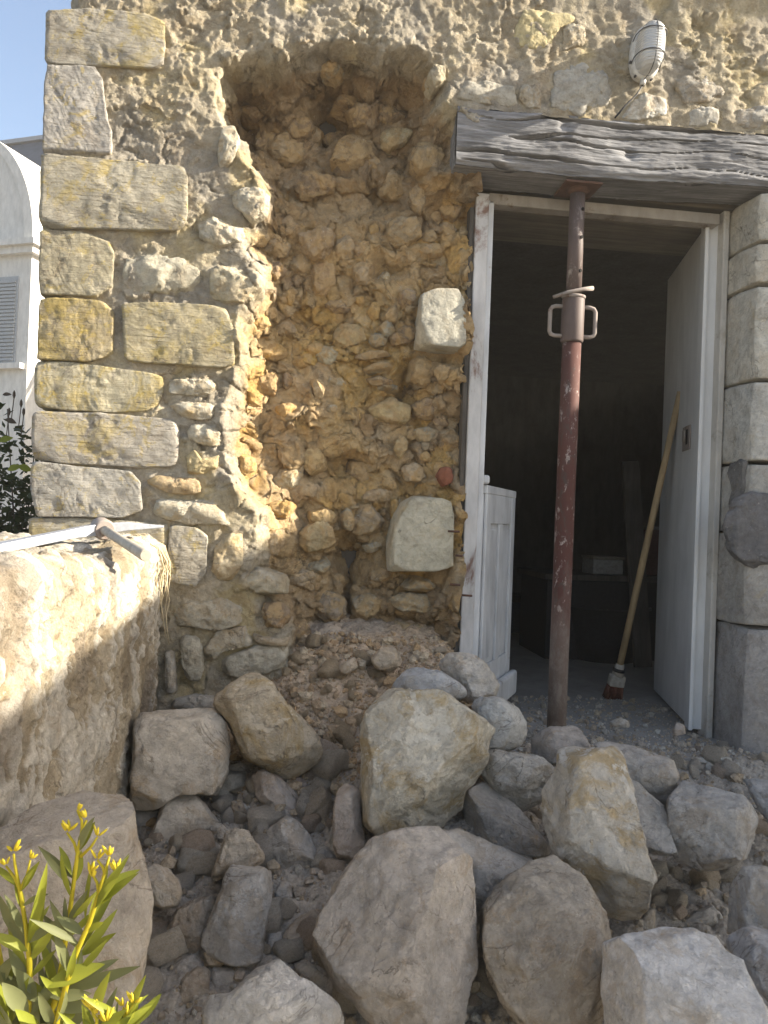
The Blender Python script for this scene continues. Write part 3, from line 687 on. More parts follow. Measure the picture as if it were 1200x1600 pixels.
# ---- timber lintel: a beam with checks along the grain
def lintel():
    nx, nz, ny = 420, 64, 20
    x0, x1 = 0.462, 2.32
    prof = []   # around the section: front from bottom to top, top, back, bottom
    zb = lambda x: 1.795+0.022*(x-0.5)+0.004*np.sin(x*5)
    zt = lambda x: 1.982+0.016*(x-0.5)+0.005*np.sin(x*3.3+1)
    xs = np.linspace(x0, x1, nx)
    t = np.concatenate([np.linspace(0, 1, nz), np.ones(ny), np.linspace(1, 0, 8), np.zeros(ny)])
    yy = np.concatenate([np.zeros(nz), np.linspace(0.0, 0.16, ny+1)[1:], np.full(8, 0.16), np.linspace(0.16, 0, ny+1)[:-1]])
    X, T_ = np.meshgrid(xs, t, indexing='ij'); YY = np.meshgrid(xs, yy, indexing='ij')[1]
    Z = zb(X)*(1-T_)+zt(X)*T_
    wav = 0.020*fbm(X*2.4, T_*0.9, X*0, 5, 4)+0.05*np.exp(-((X-0.62)/0.10)**2)*(T_-0.3)
    g = fbm(X*3.0, (T_*0.17+wav)*150, X*0+YY*60, 12, 6, 0.72)
    ck = 1-np.abs(fbm(X*0.7, (T_*0.19+wav)*20, X*0, 33, 2))
    crack = sstep(0.92, 0.985, ck)*sstep(-0.3, 0.15, fbm(X*1.3, T_*1.2, X*0, 43, 2))
    g = g*(0.55+0.45*sstep(-0.3, 0.4, fbm(X*5, T_*4, X*0, 53, 3)))+0.35*fbm(X*30, T_*28, X*0, 63, 3)
    kn = np.exp(-(((X-1.02)/0.022)**2+((T_-0.42)/0.10)**2))+np.exp(-(((X-0.80)/0.016)**2+((T_-0.80)/0.09)**2))
    front = np.where(YY < 0.001, 1.0, 0.25)
    Yv = YY-0.004-front*(0.0026*g-0.026*crack-0.010*kn)+0.006*fbm(X*5, T_*3, X*0, 8, 3)
    edge = sstep(0.0, 0.10, T_)*sstep(1.0, 0.90, T_)
    Yv = Yv+front*(1-edge)*0.010*np.where(YY < 0.001, 1, 0)
    V = np.stack([X, Yv, Z+0.002*g*(1-front)], -1).reshape(-1, 3)
    m = len(t); I = np.arange(nx*m).reshape(nx, m); J = np.roll(I, -1, 1)
    F = np.stack([I[:-1], I[1:], J[1:], J[:-1]], -1).reshape(-1, 4)
    me = mesh_np('lintel', V, F)
    o = link('lintel', me, M_lintel, house)
    # end grain cap
    cap = MB(); cap.add([V[i] for i in I[0]], [tuple(range(m))]); cap.build('end_grain', M_lintel, o)
    return o
lintel()
for k, (ya, yc, zc) in enumerate(((0.18, 0.335, 1.815), (0.34, 0.49, 1.806), (0.495, 0.64, 1.812))):
    MB().box((0.50, ya, zc), (2.0, yc, zc+0.14)).build('inner_lintel', M_board, house, bevel=0.006)

# ---- right jamb: dressed blocks with a plain reveal
jz = [(-0.36, 0.40), (0.405, 0.70), (0.705, 0.925), (0.935, 1.19), (1.20, 1.50), (1.512, 1.635), (1.647, 1.80)]
jc = [(0.30,0.285,0.27), (0.34,0.32,0.29), (0.40,0.385,0.35), (0.49,0.475,0.43), (0.51,0.485,0.42), (0.50,0.47,0.40), (0.49,0.46,0.39)]
def jamb_block(z0, z1, col, seed, ue):
    # box with rough front, mapped from a cube grid
    V, F = get_cs(30)
    w, d, h = 0.86, 0.145, (z1-z0)
    X = V.copy()
    k = 0.06; L = np.linalg.norm(V, axis=1)
    p = 1-0.03*np.clip(np.abs(V).sum(1)-2.2, 0, 1)
    x = ue+(X[:, 0]*p+1)/2*w; y = 0.0+(X[:, 1]*p+1)/2*0.21; z = z0+(X[:, 2]*p+1)/2*h
    n1 = fbm(x*14, y*14, z*14, seed, 5); n2 = fbm(x*45, y*45, z*45, seed+3, 3)
    fr = sstep(-0.5, -1.0, X[:, 1]); near = sstep(0.02, 0.06, x-ue)
    y = y-fr*near*(0.010*n1+0.004*n2+0.012)+fr*(1-near)*0.004
    x = x+0.003*n1*(1-fr)
    me = mesh_np('jamb_stone', np.stack([x, y, z], 1), F)
    o = link('jamb_stone', me, M_smooth, house); o.color = hexc(col); return o
for i, ((a, b), c) in enumerate(zip(jz, jc)):
    jamb_block(a, b, c, 900+i, 1.458+(0.006, -0.004, 0.002, 0.0, 0.003, -0.002, 0.002)[i])
# grey cement patch over the joint
P = [on_y(x, y, -0.012)[[0, 2]] for x, y in [(1148,775),(1175,768),(1230,772),(1260,830),(1235,875),(1180,888),(1150,872),(1130,842),(1138,800)]]
P = np.array(P); c = poly_centroid(P)
me = stone_mesh('cement_patch', P-c, 0.022, 0.2, 22, 77, np.array([1., 0, 0]), np.array([0, 0, 1.]), np.array([0, -1., 0]), (), 0, 0.03)
o = link('cement_patch', me, M_cement, house, (c[0], -0.006, c[1])); o.color = (0.17, 0.165, 0.165, 1)
P = np.array([(0.03, 0.955), (0.10, 0.95), (0.12, 0.90), (0.09, 0.84), (0.11, 0.79), (0.05, 0.77), (0.025, 0.85)]); c = poly_centroid(P)
me = stone_mesh('cement_patch', P-c, 0.010, 0.2, 16, 78, np.array([0, 1., 0]), np.array([0, 0, 1.]), np.array([-1., 0, 0]), (), 0, 0.04)
o = link('cement_patch', me, M_cement, house, (1.461, c[0], c[1])); o.color = (0.20, 0.19, 0.18, 1)

# ---- door frame, half door, door leaf
fr = empty('door_frame'); fr.parent = house
MB().box((0.562, 0.135, -0.02), (0.606, 0.20, 1.775)).build('post', M_frame, fr, bevel=0.004)
MB().box((0.607, 0.150, -0.02), (0.626, 0.215, 1.76)).build('stop', M_white, fr, bevel=0.003)
MB().box((0.545, 0.145, 0.06), (0.560, 0.19, 1.73)).build('batten', M_darkwood, fr, bevel=0.002)
MB().box((0.608, 0.15, 1.748), (1.415, 0.20, 1.785)).build('head_rail', M_rail, fr, bevel=0.004)
MB().box((1.432, 0.155, 0.0), (1.454, 0.215, 1.80)).build('post', M_cream, fr, bevel=0.004)
def framed(origin, ang):
    Rm = Matrix.Rotation(ang, 3, 'Z')
    return Rm, Vector(origin)
def leafbox(mb, Rm, org, lo, hi): mb.box(lo, hi, Rm, org)
# half door on the left, swung inwards
Rm, og = framed((0.623, 0.20, 0), math.atan2(0.37, 0.208))
hd = MB(); hd.box((0, -0.018, 0.10), (0.42, 0.018, 0.80), Rm, og); hdo = hd.build('half_door', M_white, house, bevel=0.003)
def dpart(name, lo, hi, bev=0.003, mat=M_white): 
    m = MB(); m.box(lo, hi, Rm, og); return m.build(name, mat, hdo, bevel=bev)
for s in (-1,):
    dpart('top_rail', (-0.004, -0.030, 0.80), (0.428, 0.026, 0.828)); dpart('stile', (0.0, -0.030, 0.10), (0.055, -0.019, 0.80)); dpart('stile', (0.365, -0.030, 0.10), (0.42, -0.019, 0.80))
    dpart('stile', (0.185, -0.030, 0.22), (0.235, -0.019, 0.70)); dpart('cross_rail', (0.057, -0.029, 0.70), (0.363, -0.019, 0.80)); dpart('cross_rail', (0.057, -0.029, 0.10), (0.363, -0.019, 0.22))
    dpart('panel_moulding', (0.075, -0.025, 0.24), (0.168, -0.0185, 0.68)); dpart('panel_moulding', (0.252, -0.025, 0.24), (0.348, -0.0185, 0.68))
    dpart('weather_board', (-0.002, -0.060, 0.06), (0.424, -0.032, 0.15), 0.01)
m = MB(); p = Vector((0.623, 0.18, 0.83)); m.box((-0.012, -0.014, 0), (0.028, 0.014, 0.03), None, p); m.box((-0.012, -0.012, 0.03), (0.006, 0.012, 0.055), None, p); m.build('latch_keep', M_white, house, bevel=0.008)
# tall leaf folded back on the right
ang2 = math.atan2(0.63, 0.172)
Rm2, og2 = framed((1.415, 0.175, 0), ang2)
dl = MB(); dl.box((0.02, -0.02, 0.02), (0.66, 0.02, 1.775), Rm2, og2); dlo = dl.build('door_leaf', M_leafp, house, bevel=0.003)
def d2(name, lo, hi, mat=M_leafp, bev=0.002):
    m = MB(); m.box(lo, hi, Rm2, og2); return m.build(name, mat, dlo, bevel=bev)
d2('edge_strip', (0.0, 0.021, 0.02), (0.06, 0.034, 1.775)); d2('seam', (0.063, 0.019, 0.03), (0.070, 0.0215, 1.30), M_hole, 0)
lk = d2('lock_plate', (0.16, 0.0205, 1.00), (0.27, 0.026, 1.09), M_dusty)
m = MB(); m.box((0.185, 0.0265, 1.02), (0.21, 0.028, 1.075), Rm2, og2); m.build('keyhole', M_hole, lk); m = MB(); m.box((0.222, 0.0265, 1.035), (0.25, 0.032, 1.075), Rm2, og2); m.build('latch', M_rail, lk)
# splayed inner jamb behind the leaf
MB().add([(1.46,0.20,0.0),(1.66,0.66,0.0),(1.71,0.66,0.0),(1.71,0.20,0.0),(1.46,0.20,1.99),(1.66,0.66,1.99),(1.71,0.66,1.99),(1.71,0.20,1.99)], [(0,3,2,1),(4,5,6,7),(0,1,5,4),(1,2,6,5),(2,3,7,6),(3,0,4,7)]).build('splayed_jamb', M_plaster, house)

# ---- room floor and sill
kf = NT('dusty_floor'); fv = kf.mapping((1, 1, 1))
fcol = kf.ramp(kf.noise(fv, 7, 9, 0.75, 0.5), [(0.3, (0.24, 0.225, 0.205)), (0.7, (0.36, 0.34, 0.31))])
M_floor = kf.fin(fcol, kf.bump(kf.noise(fv, 45, 8, 0.75), 0.008, 0.6), 0.95)
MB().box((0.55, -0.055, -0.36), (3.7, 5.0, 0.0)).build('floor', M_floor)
tag(bpy.data.objects['floor'], kind='structure')

# ---- heap of earth and crumbled mortar
def heap_base(x, y):
    door = np.interp(y, [-6, -1.7, -1.3, -0.95, -0.5, -0.25, -0.06, 0.0, 0.4], [-0.36, -0.34, -0.30, -0.22, -0.11, -0.07, -0.02, -0.012, -0.012])
    hump = np.interp(y, [-1.3, -0.95, -0.5, -0.2, 0.0, 0.3], [0, 0.015, 0.07, 0.16, 0.25, 0.36])
    g = sstep(-0.36, 0.10, x)*(1-sstep(0.50, 0.70, x))
    fall = -0.02*sstep(1.2, 1.8, x)
    return door+hump*g+fall*sstep(0.0, -0.2, y)
def heap(x, y):
    h = heap_base(x, y)
    out = 1-sstep(-0.10, -0.02, y)*sstep(0.56, 0.66, x)
    f1, f2, i1 = worley(x*18, y*18, 14); g1, g2, i2 = worley(x*45, y*45, 15)
    rel = 0.024*fbm(x*5, y*5, x*0, 24, 5)+0.022*(i1-0.4)*sstep(0, 0.3, f2-f1)+0.010*(0.5-f1)+0.006*(i2-0.4)*sstep(0, 0.3, g2-g1)+0.004*fbm(x*60, y*60, x*0, 27, 3)
    return h+(rel+0.030)*out
hx = np.arange(-0.42, 2.45, 0.0085); hy = np.arange(-1.95, 0.42, 0.0085)
HX, HY = np.meshgrid(hx, hy); HX, HY = HX.ravel(), HY.ravel(); HZ = heap(HX, HY)
I = np.arange(len(hx)*len(hy)).reshape(len(hy), len(hx))
F = np.stack([I[:-1, :-1], I[:-1, 1:], I[1:, 1:], I[1:, :-1]], -1).reshape(-1, 4)
hc = np.stack([HX, HY, HZ], 1)
fcx = hc[F].mean(1); F = F[~((fcx[:, 0] > 0.575) & (fcx[:, 1] > -0.045))]
t_ = sstep(-0.55, -0.05, HY)*(1-sstep(0.5, 0.8, HX)); one = np.ones(len(HX))[:, None]
HC = mixc(one*np.array([0.46, 0.41, 0.345]), one*np.array([0.52, 0.40, 0.28]), t_)
HC = mixc(HC, one*np.array([0.37, 0.33, 0.28]), sstep(0.1, 0.5, fbm(HX*7, HY*7, HX*0, 5, 3))*0.6)
me = mesh_np('rubble_earth', hc, F); vcol(me, HC)
tag(link('rubble_earth', me, M_earth), 'crumbled earth and mortar spread under the fallen stones', 'rubble', kind='stuff')

# ---- outbuilding to the right of the doorway, whose eave shades the rubble
ob = empty('outbuilding', (4.2, -1.0, -0.36)); tag(ob, 'low rendered outbuilding standing right of the doorway with a sloping tiled roof', 'building')
MB().add([(4.2,-2.17,-0.36),(7.0,-2.17,-0.36),(7.0,0.0,-0.36),(4.2,0.0,-0.36),(4.2,-2.17,2.56),(7.0,-2.17,3.2),(7.0,0.0,3.3),(4.2,0.0,2.64)], [(0,3,2,1),(4,5,6,7),(0,1,5,4),(1,2,6,5),(2,3,7,6),(3,0,4,7)]).build('wall', flat('outbuilding_render', (0.42, 0.38, 0.31), 0.95, 0, 0.01, 14), ob)
MB().add([(4.19,-2.18,2.565),(7.05,-2.18,3.21),(7.05,0.0,3.31),(4.19,0.0,2.645),(4.19,-2.18,2.60),(7.05,-2.18,3.25),(7.05,0.0,3.35),(4.19,0.0,2.68)], [(0,3,2,1),(4,5,6,7),(0,1,5,4),(1,2,6,5),(2,3,7,6),(3,0,4,7)]).build('roof', bpy.data.materials['clay_roof'], ob)

# ---- low garden wall against the house corner
def low_wall():
    ny = 430; ys_ = np.linspace(-2.5, -0.005, ny)
    s = []; 
    for z in np.linspace(-0.36, 0.56, 170): s.append((-0.362, z))
    for a in np.linspace(0, math.pi/2, 12)[1:]: s.append((-0.412+0.05*math.cos(a), 0.56+0.045*math.sin(a)))
    for x in np.linspace(-0.42, -0.99, 70)[1:]: s.append((x, 0.605+0.012*math.sin((x+0.42)*9)))
    for z in np.linspace(0.59, -0.36, 20): s.append((-1.0, z))
    s = np.array(s); m = len(s)
    Yg, Sx = np.meshgrid(ys_, s[:, 0], indexing='ij'); Sz = np.meshgrid(ys_, s[:, 1], indexing='ij')[1]
    nx_ = np.gradient(s[:, 1]); nz_ = -np.gradient(s[:, 0]); L = np.hypot(nx_, nz_)+1e-9; nx_ /= L; nz_ /= L
    n1 = fbm(Yg*9, Sz*9, Sx*9, 3, 5); n2 = fbm(Yg*34, Sz*34, Sx*34, 9, 4)
    pt = sstep(0.03, 0.08, fbm(Yg*14, Sz*8, Sx*14, 15, 6, 0.65))      # flakes of old render
    D = 0.007*n1+0.006*n2+0.005*pt+0.003*fbm(Yg*90, Sz*90, Sx*90, 19, 3)-0.007*sstep(0.3, 0.5, fbm(Yg*8, Sz*16, Sx*8, 25, 4))
    Sz2 = Sz+0.018*fbm(Yg*3.2, Sx*0, Sx*2, 35, 3)*sstep(0.2, 0.6, Sz)
    V = np.stack([Sx+nx_*D, Yg, Sz2+nz_*D], -1).reshape(-1, 3)
    I = np.arange(ny*m).reshape(ny, m)
    F = np.stack([I[:-1, :-1], I[:-1, 1:], I[1:, 1:], I[1:, :-1]], -1).reshape(-1, 4)[:, ::-1]
    me = mesh_np('low_wall', V, F)
    one = np.ones(ny*m)[:, None]; r = lambda a: a.ravel()
    c = mixc(one*np.array([0.33, 0.27, 0.185]), one*np.array([0.47, 0.40, 0.29]), sstep(-0.3, 0.4, r(n1)))
    c = mixc(c, one*np.array([0.66, 0.62, 0.54]), r(pt)*0.8); c = mixc(c, one*np.array([0.20, 0.165, 0.13]), sstep(0.2, 0.6, r(fbm(Yg*5, Sz*5, Sx*5, 45, 4)))*0.6)
    vcol(me, c)
    return tag(link('low_wall', me, M_mortar), 'low flaking rendered garden wall butting against the house corner', 'wall')
low_wall()

# ================================================================== FALLEN ROCKS
def heap_hit(px, py, tmin=0.7):
    d = ray(px, py); t = np.arange(tmin, 3.2, 0.004); P = CAM[None]+d[None]*t[:, None]
    h = heap_base(P[:, 0], P[:, 1]); k = np.argmax(P[:, 2] <= h)
    return float(t[k]) if (P[:, 2] <= h).any() else 2.4
Za = zz(2.857, 200, 1040); Zc = zz(2.857, 480, 1040); Zd = zz(3.0, 800, 1100); Ze = zz(4.21, 0, 1220)
BGE = (0.43, 0.375, 0.295); GRY = (0.39, 0.355, 0.305); BRN = (0.36, 0.285, 0.20); PNK = (0.40, 0.325, 0.255); OCH = (0.46, 0.385, 0.235); WHT = (0.50, 0.48, 0.44)
def rock(pts, col, label, d=None, T=1.0, k=0.55, planes=(), ncut=4, seed=None, n=30, rough=0.028, mat=None, cutlo=0.72, group=None, name='fallen_stone'):
    pts = [tuple(p) for p in pts]
    c = poly_centroid(pts); ys_ = [p[1] for p in pts]; hgt = max(ys_)-min(ys_)
    if d is None: d = heap_hit(c[0], max(ys_)-0.22*hgt)
    C, ex, ey, ez, P2 = poly_on_ray_plane(pts, d); P2 = P2*1.05; k = max(k-0.12, 0.15)
    w = P2[:, 0].max()-P2[:, 0].min(); h = P2[:, 1].max()-P2[:, 1].min()
    sd_ = seed if seed is not None else int(abs(c[0]*7+c[1]*13)) % 9973
    me = stone_mesh(name, P2, 0.5*min(w, h)*T, k, n, sd_, ex, ey, ez, planes, ncut, rough, cutlo, 0.92)
    o = link(name, me, mat or M_rock, None, tuple(C)); lum = sum(col)/3; o.color = hexc([min((v*0.74+lum*0.26)*1.24, 0.62) for v in col])
    tag(o, label, 'stone', group)
    TRACED.append((np.array(pts), d))
    return o
# squarish and long blocks on the left
rock(Za([(60,225),(150,210),(290,205),(380,215),(430,270),(445,380),(430,480),(395,570),(240,570),(160,620),(50,640),(20,590),(15,500),(30,420),(35,290)]), BGE, 'squarish beige block standing against the foot of the low wall', d=1.88, k=0.35, planes=[(0.0,1,0.45,0.86),(0.75,0.05,0.6,0.84),(-0.25,-0.6,0.75,0.88)], ncut=1, T=0.8)
rock(Za([(400,110),(470,60),(580,45),(650,85),(700,170),(770,240),(845,320),(865,380),(830,450),(760,490),(690,500),(640,480),(590,440),(530,410),(490,350),(450,260),(395,190)]), (0.40,0.325,0.21), 'long yellow-brown stone tilted down from the wall foot with a grey lower end', d=1.96, mat=M_ochre, k=0.45, planes=[(0.45,0.5,0.75,0.84),(0.2,-0.75,0.6,0.80),(-0.7,-0.3,0.6,0.82)], ncut=1, T=0.9)
rock(Za([(410,500),(440,450),(500,430),(550,455),(550,500),(510,545),(450,570),(405,560)]), BRN, 'small brown stone wedged between the squarish beige block and the long yellow-brown stone')
rock(Za([(555,490),(600,460),(680,500),(740,560),(770,620),(760,670),(700,675),(640,650),(580,600),(570,550)]), PNK, 'smooth slanting pinkish stone just below the grey end of the long stone')
rock(Za([(710,530),(760,495),(800,520),(805,570),(760,590),(715,565)]), (0.40,0.30,0.24), 'little pink lump right of the slanting pinkish stone', n=16)
rock(Za([(150,640),(200,575),(260,560),(310,590),(350,640),(390,690),(440,720),(420,780),(350,815),(240,815),(150,835),(100,815),(105,750),(130,690)]), BGE, 'rounded triangular beige stone in front of the squarish block', planes=[(-0.1,0.75,0.6,0.8),(0.3,-0.5,0.8,0.86)], ncut=2)
rock(Za([(10,640),(80,650),(140,640),(130,690),(100,760),(40,770),(15,700)]), GRY, 'grey stone half hidden under the squarish beige block', n=16, d=1.86)
rock(Za([(620,740),(710,670),(770,710),(820,770),(850,850),(830,900),(750,935),(690,930),(640,870),(615,800)]), GRY, 'angular grey stone with a brown mortar crust on its top face', planes=[(0.5,0.5,0.7,0.72),(-0.6,0.1,0.75,0.78),(0.15,-0.7,0.7,0.8)], ncut=1)
rock(Za([(940,550),(1000,515),(1035,560),(1035,640),(1055,760),(1050,850),(940,865),(915,800),(920,640)]), PNK, 'narrow upright brown stone leaning beside the big ochre boulder', d=1.70, planes=[(0.8,0.1,0.5,0.72),(-0.4,0.1,0.9,0.9)], ncut=1, T=1.3)
rock(Za([(430,930),(470,905),(560,905),(620,890),(650,930),(640,1010),(625,1120),(600,1240),(590,1320),(530,1350),(460,1345),(370,1300),(330,1240),(345,1180),(390,1080),(420,1000)]), (0.40,0.375,0.335), 'long pale grey stone standing on end among smaller rubble', planes=[(0.75,0,0.6,0.82),(-0.5,0.1,0.8,0.88),(0,0.9,0.35,0.9)], ncut=1, T=1.2)
rock(Za([(400,870),(440,740),(480,725),(540,750),(580,810),(600,860),(590,890),(540,915),(470,920),(400,960),(380,930)]), (0.41,0.345,0.255), 'crumbly clay-coated stone behind the long pale grey stone', rough=0.06, d=1.62)
rock(Za([(165,880),(215,820),(260,850),(300,890),(290,950),(240,960),(200,920)]), GRY, 'small pointed grey stone below the rounded triangular stone', n=16, ncut=6)
rock(Za([(70,920),(120,890),(180,910),(220,960),(240,1030),(215,1080),(150,1085),(90,1050),(65,990)]), BGE, 'dusty rounded stone beside the edge of the large squared block', n=20, d=1.52)
rock(Za([(80,1190),(95,1100),(180,1090),(185,1120),(130,1160)]), GRY, 'thin grey shard poking out beside the large squared block', n=14)
rock(Za([(170,1170),(220,1090),(300,1040),(400,1020),(400,1100),(370,1190),(350,1250),(350,1300),(260,1300),(170,1310),(160,1240)]), (0.29,0.24,0.18), 'dark brown pitted stone tucked left of the long pale grey stone', d=1.50, rough=0.045)
rock(Za([(650,1030),(690,950),(730,970),(740,1060),(720,1110),(670,1080)]), GRY, 'small lumpy grey stone right of the long pale grey stone', n=16)
rock(Za([(700,1190),(770,1120),(830,1090),(860,1120),(850,1200),(830,1280),(760,1320),(710,1290),(690,1240)]), BRN, 'brownish oval stone touching the left side of the biggest boulder', n=20)
rock(Za([(600,1280),(625,1200),(680,1190),(695,1260),(690,1310),(620,1330)]), GRY, 'small blocky stone between the long pale stone and the brownish oval stone', n=16)
rock(Za([(350,1520),(380,1470),(450,1465),(540,1400),(600,1350),(670,1320),(720,1365),(800,1410),(880,1470),(930,1520),(945,1600),(940,1680),(640,1740),(350,1680)]), (0.44,0.41,0.36), 'broad pale stone with a peaked top in front of the rubble', d=1.20, planes=[(0.25,0.75,0.6,0.72),(-0.6,0.4,0.7,0.82)], ncut=1, n=34)
rock(Za([(215,1480),(240,1400),(310,1345),(360,1370),(375,1450),(350,1510),(290,1540),(220,1530)]), BRN, 'round earthy clod left of the broad pale stone', n=20, rough=0.05)
rock(Za([(370,1400),(380,1350),(480,1350),(560,1370),(500,1430),(430,1460),(380,1450)]), GRY, 'flat dark stone in the gap behind the broad pale stone', n=16)
rock(Za([(740,1330),(790,1305),(840,1350),(900,1400),(915,1450),(850,1450),(770,1390)]), BGE, 'flat slab slipping under the lower left side of the biggest boulder', n=18)
rock(Za([(270,1580),(290,1520),(340,1530),(350,1600),(300,1640)]), BRN, 'small brown clod at the left tip of the broad pale stone', n=14)
rock(Za([(820,860),(880,805),(930,850),(935,890),(880,950),(820,950)]), GRY, 'smooth little grey stone beside the crusted angular stone', n=16)
rock(Za([(45,1440),(120,1370),(200,1380),(210,1420),(160,1500),(70,1480)]), BGE, 'dusty lump close to the plant and the large squared block', n=16)
rock(Za([(820,1030),(870,1005),(910,1020),(900,1060),(830,1070)]), (0.22,0.215,0.225), 'little slate-blue shard lying on bare earth', n=12)
rock(Za([(175,1330),(230,1295),(330,1300),(370,1350),(300,1350),(230,1400),(190,1380)]), BRN, 'brown lump under the dark brown pitted stone', n=16)
rock(Za([(100,1590),(180,1520),(240,1560),(240,1620),(110,1640)]), BRN, 'earth clod beneath the yellow-green plant shoots', n=16, rough=0.06)
# the heart of the pile
rock(Zc([(270,200),(330,140),(420,115),(520,115),(610,90),(680,140),(740,190),(800,250),(835,280),(800,350),(790,430),(750,520),(700,560),(690,640),(600,720),(500,735),(440,740),(400,755),(300,775),(250,720),(240,620),(250,500),(215,440),(240,330)]), (0.46,0.415,0.31), 'big ochre and white boulder with a broad flat face below the hole', k=0.45, planes=[(-0.15,0.35,0.9,0.66),(0.62,-0.55,0.55,0.62),(-0.9,0.0,0.42,0.82)], ncut=1, n=48, T=0.8, d=1.78, mat=M_ochre)
rock(Zc([(370,90),(430,30),(500,10),(600,30),(690,80),(720,150),(610,150),(520,150),(420,150)]), (0.36,0.36,0.355), 'blue-grey veined stone lying just behind the big ochre boulder', n=22, d=2.04, ncut=6)
rock(Zc([(590,0),(640,-60),(740,-50),(800,0),(855,80),(835,150),(770,170),(700,150),(630,80)]), (0.41,0.37,0.31), 'rough pale stone against the foot of the half door', n=24, d=2.16, ncut=5, rough=0.05)
rock(Zc([(730,170),(790,145),(870,145),(940,190),(975,250),(975,340),(900,380),(810,370),(790,300),(760,220)]), (0.42,0.405,0.36), 'rounded whitish stone at the threshold behind the ochre boulder', n=24, d=1.98, ncut=5)
rock(Zc([(690,620),(740,540),(820,525),(900,590),(970,670),(1050,770),(1085,830),(1000,870),(890,840),(780,790),(720,720)]), GRY, 'slanting dusty slab between the ochre boulder and the tall split stone', planes=[(0.3,0.62,0.7,0.6),(-0.75,-0.35,0.55,0.74)], ncut=0, k=0.35, n=30)
rock(Zc([(600,745),(700,740),(780,780),(890,820),(1010,875),(930,950),(860,1030),(800,1110),(740,1180),(700,1050),(680,900)]), (0.37,0.335,0.285), 'dust-covered stone showing between the biggest boulder and the round brown boulder', d=1.56, planes=[(0.25,0.7,0.6,0.7)], ncut=1, n=26)
rock(Zc([(770,510),(800,390),(900,375),(960,385),(1050,410),(1100,460),(1070,520),(1050,600),(960,640),(880,590),(820,540)]), (0.41,0.385,0.33), 'pale lumpy stone behind the slanting dusty slab', planes=[(0.05,0.8,0.55,0.8),(0.1,-0.7,0.65,0.72)], ncut=1, n=26, rough=0.045, d=1.86)
rock(Zc([(290,800),(380,755),(480,740),(580,740),(640,800),(730,880),(740,950),(770,1030),(750,1130),(740,1250),(750,1330),(720,1420),(700,1500),(690,1620),(560,1700),(420,1660),(330,1600),(240,1520),(130,1420),(60,1350),(35,1270),(50,1160),(100,1070),(150,980),(220,890)]), (0.40,0.345,0.28), 'biggest boulder of the pile, dusty beige with a rounded left flank', d=1.36, k=0.5, planes=[(-0.35,0.25,0.9,0.70),(0.72,-0.05,0.68,0.66),(0.15,0.75,0.6,0.80)], ncut=1, n=46, T=0.85, rough=0.02)
rock([(741,1453),(746,1432),(771,1400),(802,1372),(830,1348),(866,1340),(887,1350),(907,1367),(927,1400),(943,1433),(948,1467),(947,1517),(943,1557),(933,1590),(905,1612),(860,1622),(820,1600),(790,1570),(765,1530),(748,1490)], (0.335,0.285,0.215), 'round brown boulder with white bruises in front of the tall split stone', d=1.36, k=0.62, planes=[(-0.1,0.2,0.95,0.84),(0.5,0.5,0.65,0.86)], ncut=2, n=42, T=0.85)
rock(Zd([(100,160),(180,110),(290,105),(340,140),(370,190),(350,240),(290,280),(210,290),(150,280),(100,240)]), (0.35,0.30,0.25), 'brownish stone lying in front of the foot of the steel prop', planes=[(0.1,0.8,0.5,0.75),(-0.7,-0.2,0.7,0.75)], ncut=1, n=22, d=1.97)
rock(Zd([(220,230),(300,215),(400,215),(480,220),(515,260),(530,340),(560,440),(590,560),(620,680),(650,760),(675,800),(640,850),(630,950),(590,1000),(510,1015),(440,980),(380,880),(330,800),(260,750),(190,660),(150,560),(140,450),(170,370),(215,310)]), (0.42,0.385,0.315), 'tall split stone with a fresh yellow-white break standing in the pile', d=1.57, mat=M_ochre, k=0.35, planes=[(0.42,0.22,0.88,0.70),(-0.80,0.05,0.60,0.70),(-0.15,-0.72,0.66,0.66)], ncut=1, n=42, T=0.85)
rock(Zd([(380,190),(450,180),(560,200),(680,240),(750,260),(780,340),(760,430),(720,480),(640,450),(560,420),(500,330),(440,240)]), (0.37,0.335,0.29), 'flat-topped dusty stone lying behind the tall split stone', d=1.80, planes=[(0.1,0.85,0.5,0.72),(0.1,-0.75,0.6,0.7)], ncut=0, k=0.4, n=26)
rock(Zd([(510,350),(600,380),(660,440),(725,490),(730,580),(780,710),(700,700),(640,690),(560,600),(520,450)]), (0.35,0.325,0.29), 'thin pointed slab between the tall split stone and the heavy grey block', d=1.68, planes=[(0.2,0.3,0.93,0.5)], ncut=0, k=0.3, n=24, T=0.7)
rock(Zd([(730,480),(770,400),(800,360),(900,390),(1020,420),(1080,440),(1130,490),(1145,540),(1140,650),(1090,720),(990,770),(880,770),(780,730),(735,620)]), (0.35,0.33,0.30), 'heavy grey block with a flat top in front of the right door jamb', d=1.68, k=0.4, planes=[(-0.05,0.8,0.55,0.68),(-0.35,-0.5,0.78,0.76),(0.85,0.05,0.5,0.82)], ncut=0, n=34)
rock(Zd([(1040,830),(1080,770),(1160,765),(1260,800),(1300,950),(1200,1075),(1060,1075),(1010,1070),(1020,960)]), (0.37,0.345,0.305), 'blocky dull stone below the heavy grey block', d=1.46, planes=[(-0.75,0.1,0.6,0.7),(0.1,0.7,0.65,0.8)], ncut=1, n=28, k=0.4)
rock(Zd([(1010,1110),(1060,1050),(1200,1060),(1320,1150),(1330,1380),(1230,1420),(1160,1340),(1080,1240),(1010,1150)]), (0.37,0.35,0.335), 'mauve-grey angular stone behind the white broken block', d=1.30, planes=[(0.1,0.7,0.7,0.76),(-0.6,-0.3,0.7,0.74)], ncut=1, n=28, k=0.4)
